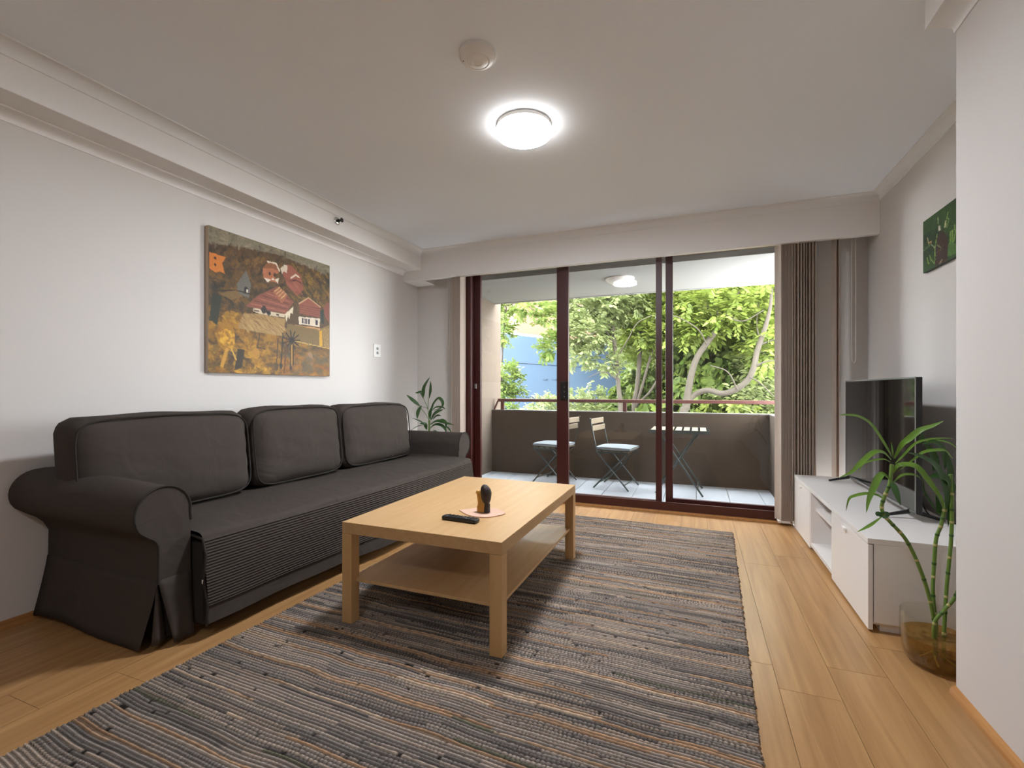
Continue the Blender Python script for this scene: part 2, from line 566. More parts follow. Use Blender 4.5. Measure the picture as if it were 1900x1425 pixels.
pm = panel(-1.217, -.277, 4.235, .112, .05, .012, .035, 2.225)
panel(-.25, .665, 4.295, .06, .03, .012, .05, 2.225)
MB().box(-1.182, -1.122, 4.203, 4.219, .955, 1.125, bev=.005).box(-1.118, -1.1, 4.20, 4.225, .96, 1.13, bev=.004).build('lock_handle', M['black'], pm)
lk = MB()
for z in (.985, 1.03, 1.075):
    lk.tube([(-1.138, 4.204, z), (-1.138, 4.201, z)], .004, 8)
lk.build('screw', M['chrome'], pm)
MB().box(-.325, -.285, 4.253, 4.275, .97, 1.12, bev=.004).build('pull_handle', M['black'], pm)
MB().box(-2.098, -2.075, 4.262, 4.28, 1.06, 1.11, bev=.003).build('latch', M['silver'], door)

# ================================================================== BLINDS
def blind(name, label, xs, y0, y1, tilt, ztop=2.31, chain=True, cord=None):
    t = thing(name, label, 'blind', (0, 0, 0))
    for i, (xx, tl) in enumerate(zip(xs, tilt)):
        w = (y1 - y0) / 2
        c, s = math.cos(tl), math.sin(tl)
        yc = (y0 + y1) / 2
        bow = .004
        prof = []
        for k in range(5):
            u = -w + 2 * w * k / 4
            b = bow * (1 - (u / w) ** 2)
            prof.append((xx + s * u + c * b, yc + c * u - s * b))
        th = .0012
        full = prof + [(p[0] + th, p[1] + th * .3) for p in reversed(prof)]
        o = MB().prism(full, 2, .035, ztop).build('slat', M['slat'], t, smooth=True)
        MB().box(-.004, .004, -w * .9, w * .9, .022, .036).build('weight', M['chain'], o, loc=(xx, yc, 0))
    MB().box(min(xs) - .03, max(xs) + .03, (y0 + y1) / 2 - .02, (y0 + y1) / 2 + .02, ztop - .03, ztop).build('track', M['white_pl'], t)
    if chain:
        for yy in (y0 + .008, y1 - .008):
            pts = []
            for a, b in zip(xs[:-1], xs[1:]):
                pts += [(a, yy, .026), ((a + b) / 2, yy, .018)]
            pts.append((xs[-1], yy, .026))
            MB().tube(pts, .0022, 5).build('bead_chain', M['chain'], t)
    if cord:
        cx, cy, zb = cord
        pts = [(cx - .012, cy, ztop - .02), (cx - .014, cy, zb + .05), (cx - .01, cy, zb + .015), (cx, cy, zb), (cx + .01, cy, zb + .015), (cx + .012, cy, zb + .05), (cx + .012, cy, ztop - .02)]
        MB().tube(pts, .0022, 5).build('pull_cord', M['chain'], t)
    return t
xs = [.592 + .0095 * k for k in range(9)] + [.690 + .0195 * k for k in range(8)] + [.962, .980]
tl = [-.42 + RNG.uniform(-.03, .03) for _ in range(9)] + [-.30 + RNG.uniform(-.1, .1) for _ in range(8)] + [-.12, -.1]
blind('vertical_blind', 'stack of drawn-back taupe vertical blind slats beside the white television bench', xs, 4.105, 4.19, tl, cord=(1.10, 4.2, 1.25))
xs = [-2.262 + .019 * k for k in range(6)]
blind('vertical_blind', 'narrow stack of taupe vertical blind slats behind the far sofa arm', xs, 4.105, 4.185, [RNG.uniform(-.06, .06) + .3 for _ in xs], cord=(-2.36, 4.2, 1.47))

# ================================================================== BALCONY
bf = struct(MB().box(-2.5, .9, 4.33, 5.75, -.2, -.032).build('floor_balcony', M['grout']), 'tiled balcony floor')
for i in range(-9, 3):
    for j in range(2):
        x0, x1 = max(i * .3, -2.5), min((i + 1) * .3, .72)
        y0, y1 = 4.333 + j * .635, 4.333 + (j + 1) * .635
        g = .0025
        if x1 - x0 < .03: continue
        MB().box(x0 + g, x1 - g, y0 + g, y1 - g, -.034, -.02, bev=.0015, seg=1).build('tile', M['tile'], bf)
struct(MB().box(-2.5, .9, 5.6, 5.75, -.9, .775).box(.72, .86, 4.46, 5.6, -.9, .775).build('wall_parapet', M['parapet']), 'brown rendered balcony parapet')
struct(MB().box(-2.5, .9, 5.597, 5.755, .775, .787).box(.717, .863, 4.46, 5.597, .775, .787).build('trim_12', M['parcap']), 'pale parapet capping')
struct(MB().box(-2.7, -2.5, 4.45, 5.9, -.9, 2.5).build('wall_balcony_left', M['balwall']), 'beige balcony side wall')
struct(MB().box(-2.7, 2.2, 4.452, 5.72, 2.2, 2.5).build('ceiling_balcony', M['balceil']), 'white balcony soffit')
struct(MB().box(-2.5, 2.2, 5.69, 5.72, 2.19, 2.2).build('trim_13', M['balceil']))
rl = thing('balcony_railing', 'maroon painted steel rail along the top of the balcony parapet', 'railing', (0, 5.68, .787))
MB().box(-2.44, .9, -.025, .025, .105, .145, bev=.004).build('rail', M['rail'], rl)
for px in (-2.38, -.795, .85):
    MB().box(px - .022, px + .022, -.012, .012, 0, .105).build('post', M['rail'], rl)
MB().tube([(-2.44, 0, .125), (-2.498, 0, -.0)], .012, 6).build('end_bracket', M['rail'], rl)
bl = thing('balcony_lamp', 'round unlit lamp on the white balcony ceiling', 'lamp', (-.735, 4.89, 2.2))
MB().lathe([(.001, -.0), (.145, -.0), (.147, -.012), (.14, -.016)], 40).build('base_ring', M['lamp_ring'], bl, smooth=True)
MB().lathe([(.14, -.014), (.13, -.03), (.1, -.048), (.06, -.057), (.001, -.06)], 40).build('diffuser', M['white_pl'], bl, smooth=True)

# folding bistro chair: local +x is the way it faces, origin on the floor
def bistro(loc, rz, label):
    t = thing('folding_chair', label, 'chair', loc, rz, 'folding bistro chairs on the balcony')
    W, zs = .19, .40
    for s in (-1, 1):
        y1, y2 = s * W, s * (W - .018)
        MB().tube([(.19, y1, .008), (-.155, y1, zs), (-.235, y1, .76)], .0085, 8).build('back_leg_tube', M['dgreen'], t)
        MB().tube([(-.20, y2, .008), (.175, y2, zs)], .0085, 8).build('front_leg_tube', M['dgreen'], t)
    for (xx, zz) in ((.14, .065), ):
        MB().tube([(xx, -W, zz), (xx, W, zz)], .006, 6).build('stretcher', M['dgreen'], t)
    MB().tube([(-.148, -W + .018, .065), (-.148, W - .018, .065)], .006, 6).build('stretcher', M['dgreen'], t)
    for s in (-1, 1):
        MB().box(-.17, .19, min(s * W, s * (W - .012)), max(s * W, s * (W - .012)), zs - .012, zs + .006).build('seat_rail', M['dgreen'], t)
    for k in range(5):
        x0 = -.17 + k * .074
        MB().box(x0, x0 + .056, -W + .005, W - .005, zs + .006, zs + .018, bev=.003).build('seat_slat', M['slatwood'], t)
    for z0 in (.62, .695):
        xc = -.155 - .08 * (z0 + .03 - zs) / .36
        MB().box(xc - .002, xc + .012, -W - .006, W + .006, z0, z0 + .058, bev=.004).build('back_slat', M['slatwood'], t)
    return t
def seat_cushion(loc, rz, label):
    t = thing('seat_cushion', label, 'cushion', loc, rz, 'seat cushions on the balcony chairs')
    b = bmesh.new()
    bmesh.ops.create_cube(b, size=1.0)
    bmesh.ops.subdivide_edges(b, edges=list(b.edges), cuts=7, use_grid_fill=True)
    for v in b.verts:
        u, w_ = v.co.x * 2, v.co.y * 2
        r = (1 - abs(u) ** 3 * .35) * (1 - abs(w_) ** 3 * .35)
        v.co = Vector((u * .195 * (1 - .05 * w_ * w_), w_ * .19 * (1 - .05 * u * u), .022 + v.co.z * .045 * max(r, .3)))
    m = MB(); m.merge(b); m.build('pad', M['cushion'], t, smooth=True)
    pts = []
    for k in range(41):
        a = 2 * math.pi * k / 40
        cs, sn = math.cos(a), math.sin(a)
        pts.append((math.copysign(abs(cs) ** .45, cs) * .19, math.copysign(abs(sn) ** .45, sn) * .185, .02))
    MB().tube(pts, .007, 6).build('piping', M['cushedge'], t)
    return t
rA, rB = math.radians(-9), math.radians(171)
bistro((-.815, 5.18, -.02), rA, 'wood-slatted folding chair facing the balcony table')
bistro((-1.535, 5.24, -.02), rB, 'wood-slatted folding chair partly hidden behind the door stile')
seat_cushion((-.80, 5.175, .398), rA, 'pale blue seat pad on the chair nearest the balcony table')
seat_cushion((-1.545, 5.24, .398), rB, 'pale blue seat pad on the chair behind the door stile')
bt = thing('bistro_table', 'wood-slatted folding balcony table with crossed dark steel legs', 'table', (-.165, 5.2, -.02))
for k in range(7):
    x0 = -.275 + k * .0795
    MB().box(x0, x0 + .058, -.24, .24, .645, .66, bev=.003).build('top_slat', M['slatwood'], bt)
for y0 in (-.25, .235):
    MB().box(-.285, .29, y0, y0 + .015, .63, .662).build('top_rail', M['dgreen'], bt)
for s in (-1, 1):
    MB().tube([(.225, s * .215, .008), (-.185, s * .215, .635)], .009, 8).build('leg', M['dgreen'], bt)
    MB().tube([(-.225, s * .19, .008), (.185, s * .19, .635)], .009, 8).build('leg', M['dgreen'], bt)
MB().tube([(.18, -.215, .075), (.18, .215, .075)], .007, 6).build('stretcher', M['dgreen'], bt)
MB().tube([(-.18, -.19, .075), (-.18, .19, .075)], .007, 6).build('stretcher', M['dgreen'], bt)

# ================================================================== GARDEN BEYOND THE BALCONY
struct(MB().box(-14, 12, 5.9, 26, -1.1, -1.0).build('garden_ground', M['soil']), 'garden ground below the balcony')

bb = thing('blue_building', 'sky blue rendered wall seen through the tree on the left', 'building', (0, 0, -1.0))
def wall_quad(mb, pa, pb, z0, za, zb, th=.25):
    """upright slab from pa to pb (xy) with a sloping top"""
    d = Vector((pb[0] - pa[0], pb[1] - pa[1], 0)).normalized()
    n = Vector((-d.y, d.x, 0)) * th
    A, B = Vector((pa[0], pa[1], 0)), Vector((pb[0], pb[1], 0))
    v = [A + Vector((0, 0, z0)), B + Vector((0, 0, z0)), B + Vector((0, 0, zb)), A + Vector((0, 0, za))]
    v += [p + n for p in v]
    mb.raw(v, [(0, 1, 2, 3), (7, 6, 5, 4), (0, 4, 5, 1), (1, 5, 6, 2), (2, 6, 7, 3), (3, 7, 4, 0)])
    return mb
BA, BB = (-6.6, 12.0), (-1.0, 13.6)
wall_quad(MB(), BA, BB, 0, 3.85, 3.12).build('wall', M['bluewall'], bb)
cp = MB()
dv = Vector((BB[0] - BA[0], BB[1] - BA[1], 0)).normalized()
cp.tube([(BA[0] - dv.y * .12, BA[1] + dv.x * .12, 3.86), (BB[0] - dv.y * .12, BB[1] + dv.x * .12, 3.13)], .07, 6)
cp.build('coping', M['balceil'], bb)
jl = MB()
for k, (za, zb) in enumerate(((2.95, 2.55), (1.9, 1.75))):
    A, B = Vector((BA[0], BA[1] - .01, za)), Vector((BB[0], BB[1] - .01, zb))
    MB().tube([A, B], .012, 4).build('joint', M['jointl'], bb)
for k in range(3):
    t_ = .46 + k * .045
    p = Vector((BA[0], BA[1], 0)).lerp(Vector((BB[0], BB[1], 0)), t_)
    MB().box(p.x - .07, p.x + .07, p.y - .02, p.y + .02, 2.33, 2.36).build('vent', M['jointl'], bb)

tb = thing('terracotta_building', 'terracotta rendered building behind the blue wall and the trees', 'building', (0, 0, -1.0))
wall_quad(MB(), (-5.75, 15.0), (9.5, 19.0), 0, 6.3, 6.0, .4).build('front_wall', M['terra'], tb)
wall_quad(MB(), (-11.0, 16.5), (-5.75, 15.0), 0, 6.0, 6.3, .4).build('side_wall', mat('pale_terracotta', osr(122, 98, 78), .9, var=.05), tb)
for k in range(6):
    t_ = .30 + k * .115
    p = Vector((-5.75, 15.0, 0)).lerp(Vector((9.5, 19.0, 0)), t_)
    w = MB().box(p.x - .45, p.x + .45, p.y - .06, p.y + .03, 2.6, 3.9).build('window', M['balceil'], tb)
    MB().box(p.x - .39, p.x + .39, p.y - .075, p.y - .055, 2.66, 3.84).build('pane', M['blacksoft'], w)

pf = thing('paling_fence', 'weathered timber paling fence at the right end of the garden', 'fence', (0, 11.5, -1.0))
for k in range(16):
    x0 = .9 + k * .14
    h_ = 2.05 + RNG.uniform(-.02, .02)
    MB().raw([(x0, 0, 0), (x0 + .1, 0, 0), (x0 + .1, 0, h_), (x0 + .05, 0, h_ + .06), (x0, 0, h_), (x0, .02, 0), (x0 + .1, .02, 0), (x0 + .1, .02, h_), (x0 + .05, .02, h_ + .06), (x0, .02, h_)],
             [(0, 1, 2, 3, 4), (9, 8, 7, 6, 5), (1, 6, 7, 2), (2, 7, 8, 3), (3, 8, 9, 4), (4, 9, 5, 0), (0, 5, 6, 1)]).build('paling', M['fence'], pf)
MB().box(.85, 3.2, .02, .07, .5, .6).box(.85, 3.2, .02, .07, 1.5, 1.6).build('fence_rail', M['fence'], pf)
gw = thing('garden_wall', 'low red brick garden wall under the curved tree limb', 'wall', (0, 9.6, -1.0))
for c in range(18):
    for k in range(13):
        x0 = -.5 + k * .235 + (.117 if c % 2 else 0)
        MB().box(x0, x0 + .225, 0, .11, c * .085, c * .085 + .075, bev=.004, seg=1).build('brick', M['brick'], gw)
MB().box(-.5, 2.6, .01, .1, 0, 18 * .085 - .01).build('mortar', M['grout'], gw)

PAL = {
    'lime':  ((.13, .20, .025), (.31, .37, .08)),
    'mid':   ((.07, .13, .02), (.22, .28, .06)),
    'deep':  ((.026, .06, .02), (.085, .13, .04)),
    'pale':  ((.15, .20, .06), (.38, .43, .19)),
}
def foliage(ells, leaf, wid, pal, per=9, style='pinnate'):
    leaf *= .8
    ells = [(c, r, int(n * 1.35)) for c, r, n in ells]
    """leaf sprigs spread through ellipsoids (centre, radii, count)"""
    allV, allF, allC = [], [], []
    base = 0
    c1, c2 = np.array(PAL[pal][0]) * OUT, np.array(PAL[pal][1]) * OUT
    for (c, r, n) in ells:
        u = NP.normal(size=(n, 3)); u /= np.linalg.norm(u, axis=1)[:, None]
        rad = NP.uniform(.25, 1.0, n) ** .5
        cen = np.array(c) + u * rad[:, None] * np.array(r)
        ax = NP.normal(size=(n, 3)) * .6 + u * .8 + np.array((0, -.1, .15))
        ax /= np.linalg.norm(ax, axis=1)[:, None]
        k = np.arange(per)
        L = leaf * NP.uniform(.7, 1.25, (n, per))
        e1 = np.cross(ax, np.array((.13, .21, .97))); e1 /= np.linalg.norm(e1, axis=1)[:, None]
        e2 = np.cross(ax, e1)
        if style == 'pinnate':
            s = (k / per)[None, :, None]
            pos = cen[:, None, :] + ax[:, None, :] * (s * leaf * 2.4)
            sg = np.where(k % 2 == 0, 1, -1)[None, :, None]
            d = ax[:, None, :] * .55 + e1[:, None, :] * sg * .9 + e2[:, None, :] * NP.normal(size=(n, per, 1)) * .25
            nr = np.broadcast_to(e2[:, None, :], d.shape) + NP.normal(size=d.shape) * .25
        else:
            a = k * 2.4
            pos = np.broadcast_to(cen[:, None, :], (n, per, 3)).copy()
            d = e1[:, None, :] * np.cos(a)[None, :, None] + e2[:, None, :] * np.sin(a)[None, :, None] + ax[:, None, :] * NP.uniform(.1, .9, (n, per, 1))
            nr = np.broadcast_to(ax[:, None, :], d.shape) + NP.normal(size=d.shape) * .25
        d = d / np.linalg.norm(d, axis=2)[..., None]
        sd = np.cross(d, nr); sd /= (np.linalg.norm(sd, axis=2)[..., None] + 1e-6)
        Lx = L[..., None]
        W = Lx * wid
        dn = np.array((0, 0, -1.0)) * Lx
        V = np.stack([pos, pos + d * Lx * .33 + sd * W, pos + d * Lx * .7 + sd * W * .8 + dn * .08, pos + d * Lx + dn * .22,
                      pos + d * Lx * .7 - sd * W * .8 + dn * .08, pos + d * Lx * .33 - sd * W], axis=2).reshape(-1, 3)
        nl = n * per
        b = base + np.arange(nl)[:, None] * 6
        Fc = np.concatenate([b + np.array(t_)[None, :] for t_ in ((0, 1, 5), (1, 2, 4), (1, 4, 5), (2, 3, 4))])
        tone = NP.uniform(0, 1, (n, 1)) * .6 + NP.uniform(0, 1, (n, per)) * .4
        C = c1 + (c2 - c1) * tone.reshape(-1, 1)
        allV.append(V); allF.append(Fc); allC.append(np.repeat(C, 6, axis=0))
        base += nl * 6
    return np_mesh('foliage', np.concatenate(allV), np.concatenate(allF), np.concatenate(allC))

def tree(name, label, cat, trunks, ells, leaf, wid, pal, per=9, style='pinnate', bark='bark', group=None):
    """trunks: [(name, [(px,py,Y,radius), ...])]; ells: [(px,py,Y, rx,ry,rz, n)]"""
    E_ = []
    for (px, py, Y, rx, ry, rz, n) in ells:
        p = at(px, py, Y)
        E_.append(((p.x, p.y, p.z), (rx, ry, rz), n))
    if trunks:
        p0 = at(*trunks[0][1][0][:3])
        root = Vector((p0.x, p0.y, -1.0))
    else:
        root = Vector((E_[0][0][0], E_[0][0][1], -1.0))
    t = thing(name, label, cat, root, 0, group)
    for i, (nm, pts) in enumerate(trunks):
        P3 = [at(a, b, Y) - root for (a, b, Y, r) in pts]
        R3 = [r * .78 for (_, _, _, r) in pts]
        if i == 0 and P3[0].z > .05:
            P3 = [Vector((P3[0].x * .9, P3[0].y, 0))] + P3
            R3 = [R3[0] * 1.25] + R3
        sp = smooth_path(P3, 5)
        rs = [float(v) for v in np.interp(np.linspace(0, len(P3) - 1, len(sp)), np.arange(len(P3)), R3)]
        MB().tube(sp, rs, 9).build(nm, M[bark], t, smooth=True)
    me = foliage([((c[0] - root.x, c[1] - root.y, c[2] - root.z), r, n) for c, r, n in E_], leaf, wid, pal, per, style)
    f = link('foliage', me, M['leaf'], t)
    f['kind'] = 'stuff'
    return t

Y1 = 8.2
tree('garden_tree', 'slim straight tree in front of the blue wall', 'tree',
     [('trunk', [(1152, 768, Y1, .055), (1148, 720, Y1, .05), (1143, 660, Y1, .047), (1137, 610, Y1, .042), (1134, 570, Y1, .036), (1131, 520, Y1, .03)]),
      ('branch', [(1140, 640, Y1, .02), (1115, 600, Y1 - .1, .014), (1085, 575, Y1 - .2, .01), (1060, 560, Y1 - .2, .006)]),
      ('branch', [(1137, 615, Y1, .016), (1110, 603, Y1 + .1, .011), (1075, 612, Y1 + .1, .008), (1050, 600, Y1, .005)]),
      ('branch', [(1142, 690, Y1, .016), (1128, 660, Y1 - .1, .011), (1105, 645, Y1 - .1, .007)]),
      ('branch', [(1144, 665, Y1 - .1, .014), (1165, 630, Y1 - .4, .011), (1182, 600, Y1 - .5, .008), (1210, 585, Y1 - .5, .006)]),
      ('branch', [(1146, 705, Y1 - .1, .013), (1120, 690, Y1 - .4, .010), (1092, 700, Y1 - .5, .006)]),
      ('branch', [(1136, 600, Y1 - .1, .013), (1098, 620, Y1 - .5, .010), (1066, 640, Y1 - .6, .006)]),
      ('branch', [(1134, 575, Y1, .014), (1105, 548, Y1, .01), (1080, 530, Y1, .007)])],
     [(1090, 565, Y1, .75, .5, .32, 330), (1080, 615, Y1 - .1, .55, .5, .28, 210), (1150, 560, Y1 + .2, .5, .5, .35, 200), (1075, 655, Y1 - .2, .26, .3, .18, 40), (1120, 670, Y1, .3, .3, .16, 36), (1120, 500, Y1, 1.2, .7, .4, 160)],
     .105, .24, 'pale', 9)
Y2 = 8.8
tree('garden_tree', 'forked multi-stemmed tree left of the double door stiles', 'tree',
     [('trunk', [(1176, 768, Y2, .06), (1182, 720, Y2, .055), (1187, 660, Y2, .05), (1188, 610, Y2, .046), (1188, 580, Y2, .045)]),
      ('branch', [(1188, 590, Y2, .04), (1198, 572, Y2, .036), (1216, 558, Y2 - .1, .03), (1240, 545, Y2 - .1, .022)]),
      ('branch', [(1188, 585, Y2, .032), (1183, 560, Y2, .026), (1178, 530, Y2, .02)]),
      ('branch', [(1180, 755, Y2, .035), (1192, 715, Y2 - .1, .03), (1206, 665, Y2 - .15, .026), (1218, 630, Y2 - .2, .02), (1228, 590, Y2 - .2, .014)]),
      ('branch', [(1182, 750, Y2, .03), (1205, 728, Y2 - .2, .026), (1222, 700, Y2 - .3, .018)])],
     [(1190, 560, Y2, .65, .5, .3, 240), (1205, 610, Y2 - .1, .4, .4, .35, 150), (1185, 640, Y2 + .3, .45, .4, .3, 110), (1200, 500, Y2, .9, .6, .4, 110)],
     .12, .22, 'lime', 9)
Y3 = 8.0
tree('garden_tree', 'pale tree with a cut limb and one long curved branch', 'tree',
     [('trunk', [(1268, 780, Y3, .085), (1273, 755, Y3, .08), (1278, 720, Y3, .07), (1284, 690, Y3, .064), (1294, 662, Y3, .06), (1312, 636, Y3, .058), (1325, 618, Y3, .056)]),
      ('branch', [(1272, 748, Y3, .06), (1290, 732, Y3, .058), (1312, 724, Y3 - .1, .056), (1340, 730, Y3 - .2, .056), (1366, 722, Y3 - .25, .056), (1388, 704, Y3 - .25, .054), (1399, 680, Y3 - .25, .052), (1404, 655, Y3 - .2, .05), (1412, 630, Y3 - .2, .046), (1422, 600, Y3 - .2, .038), (1429, 570, Y3 - .2, .03), (1432, 535, Y3 - .2, .024)]),
      ('branch', [(1320, 624, Y3, .026), (1332, 600, Y3, .022), (1330, 565, Y3, .018), (1332, 530, Y3, .014)]),
      ('branch', [(1330, 603, Y3, .018), (1350, 580, Y3 - .1, .014), (1372, 540, Y3 - .2, .01)]),
      ('branch', [(1330, 603, Y3, .016), (1315, 575, Y3, .012), (1306, 540, Y3, .009)]),
      ('branch', [(1312, 640, Y3 - .1, .014), (1296, 612, Y3 - .3, .011), (1262, 590, Y3 - .5, .008), (1240, 585, Y3 - .5, .006)]),
      ('branch', [(1368, 722, Y3 - .3, .014), (1350, 690, Y3 - .4, .011), (1318, 678, Y3 - .5, .008)]),
      ('branch', [(1345, 585, Y3 - .2, .013), (1378, 596, Y3 - .5, .010), (1418, 575, Y3 - .6, .007)]),
      ('branch', [(1392, 700, Y3 - .3, .014), (1412, 712, Y3 - .5, .010), (1442, 742, Y3 - .5, .007)]),
      ('branch', [(1398, 682, Y3 - .25, .022), (1418, 672, Y3 - .3, .016), (1440, 668, Y3 - .3, .01)]),
      ('branch', [(1408, 640, Y3 - .2, .018), (1436, 630, Y3 - .1, .012)]),
      ('branch', [(1410, 632, Y3 - .2, .014), (1404, 600, Y3, .01), (1408, 560, Y3, .007)])],
     [(1330, 570, Y3 + .2, .8, .5, .35, 200), (1290, 600, Y3 + .3, .45, .4, .35, 120), (1400, 570, Y3 + .4, .55, .4, .4, 150), (1420, 640, Y3 + .3, .35, .4, .4, 90), (1340, 500, Y3, 1.1, .7, .4, 120)],
     .125, .25, 'lime', 8)
Y4 = 9.2
tree('garden_tree', 'leaning dark-stemmed tree just right of the double door stiles', 'tree',
     [('trunk', [(1232, 790, Y4, .06), (1242, 720, Y4, .055), (1258, 665, Y4, .05), (1272, 625, Y4, .045), (1281, 585, Y4, .04), (1287, 550, Y4, .034), (1292, 520, Y4, .03)]),
      ('branch', [(1277, 610, Y4, .02), (1273, 570, Y4, .016), (1272, 530, Y4, .012)]),
      ('branch', [(1286, 560, Y4, .018), (1306, 548, Y4, .014), (1330, 535, Y4, .01)]),
      ('branch', [(1262, 672, Y4, .016), (1282, 650, Y4 - .1, .012), (1287, 620, Y4 - .1, .008)])],
     [(1265, 570, Y4 + .2, .6, .5, .35, 210), (1300, 550, Y4, .6, .5, .3, 180), (1250, 640, Y4 + .3, .4, .4, .4, 120), (1280, 500, Y4, 1.0, .6, .4, 100)],
     .13, .26, 'lime', 9, bark='barkd')
Y5 = 7.4
tree('leafy_vine', 'leafy climber hanging beside the beige balcony wall', 'plant',
     [('trunk', [(928, 790, Y5, .03), (930, 700, Y5, .025), (934, 620, Y5, .02), (942, 550, Y5, .014)]),
      ('branch', [(936, 570, Y5, .012), (960, 562, Y5 - .1, .009), (985, 572, Y5 - .1, .007), (1010, 585, Y5 - .15, .005)]),
      ('branch', [(938, 560, Y5, .012), (975, 548, Y5, .009), (1030, 556, Y5, .006), (1046, 580, Y5, .005)])],
     [(938, 560, Y5, .22, .2, .16, 60), (936, 612, Y5, .12, .16, .2, 50), (942, 700, Y5, .17, .2, .24, 95), (938, 750, Y5, .2, .2, .2, 60), (990, 570, Y5 - .1, .42, .25, .1, 60), (1012, 588, Y5 - .15, .16, .15, .1, 28), (1022, 640, Y5 + .2, .14, .15, .2, 34), (1010, 655, Y5 + .2, .1, .12, .12, 14), (955, 722, Y5, .12, .15, .12, 20)],
     .085, .25, 'mid', 9, bark='barkd')
# shrubs along the foot of the trees and behind them
def shrub(label, ells, leaf, wid, pal, per, style):
    return tree('garden_shrub', label, 'shrub', [], ells, leaf, wid, pal, per, style, group='shrubs behind the balcony parapet')
shrub('pale leafy shrub in front of the blue wall, left of the slim tree', [(1060, 765, 8.6, .75, .4, .35, 170), (1010, 770, 8.6, .4, .4, .28, 60), (1095, 742, 8.7, .3, .3, .2, 40)], .1, .24, 'pale', 9, 'pinnate')
shrub('dense shrub between the slim tree and the forked tree', [(1170, 745, 9.6, .55, .4, .5, 160), (1200, 715, 9.8, .55, .4, .6, 170), (1120, 775, 9.2, .6, .4, .35, 100)], .13, .28, 'mid', 8, 'rosette')
shrub('tall broad-leaved shrub behind the curved branch', [(1330, 670, 9.0, .75, .4, .6, 170), (1300, 730, 8.9, .6, .4, .35, 110), (1370, 640, 9.2, .5, .4, .5, 110), (1280, 790, 8.8, 1.2, .5, .45, 130)], .24, .26, 'mid', 8, 'rosette')
shrub('feathery pale shrub at the right end of the balcony view', [(1420, 690, 8.8, .5, .4, .6, 190), (1400, 745, 8.6, .6, .4, .25, 90), (1440, 600, 9.2, .6, .5, .7, 170), (1420, 790, 8.6, .8, .4, .3, 80)], .15, .14, 'pale', 10, 'pinnate')
shrub('yellow-green shrub under the palings', [(1350, 760, 8.5, .7, .3, .12, 70), (1240, 730, 10.2, .7, .5, .8, 190)], .16, .2, 'lime', 9, 'rosette')
def back_tree(label, ells, leaf, pal):
    p = ells[0]
    return tree('background_tree', label, 'tree', [('trunk', [(p[0], 760, p[2], .1), (p[0] + 4, 690, p[2], .08), (p[0], 600, p[2], .06)])], ells, leaf, .27, pal, 9, 'pinnate', 'barkd', group='trees at the back of the garden')
back_tree('far green tree behind the forked tree', [(1180, 600, 12.0, 1.3, .6, .9, 230), (1110, 560, 12.3, 1.4, .6, .6, 190), (1150, 530, 12, 1.6, .6, .6, 110)], .17, 'pale')
back_tree('far lime tree behind the double door stiles', [(1270, 600, 12.6, 1.2, .6, 1.1, 250), (1240, 690, 12.3, 1.0, .6, .8, 150), (1280, 520, 12.5, 1.3, .6, .6, 120)], .17, 'pale')
back_tree('far bushy tree behind the curved branch', [(1370, 600, 12.4, 1.3, .6, 1.1, 280), (1340, 690, 12.2, 1.0, .6, .6, 120), (1380, 520, 12.5, 1.4, .6, .6, 120)], .18, 'pale')
back_tree('far pale tree at the right edge of the view', [(1450, 600, 12.6, 1.3, .6, 1.2, 250), (1440, 690, 12.3, .9, .6, .6, 90), (1460, 520, 12.5, 1.2, .6, .6, 90)], .17, 'pale')

back_tree('far tree beyond the right end of the balcony', [(1560, 620, 12.2, 1.3, .6, 1.0, 220), (1540, 710, 12.0, 1.0, .6, .6, 110)], .17, 'mid')

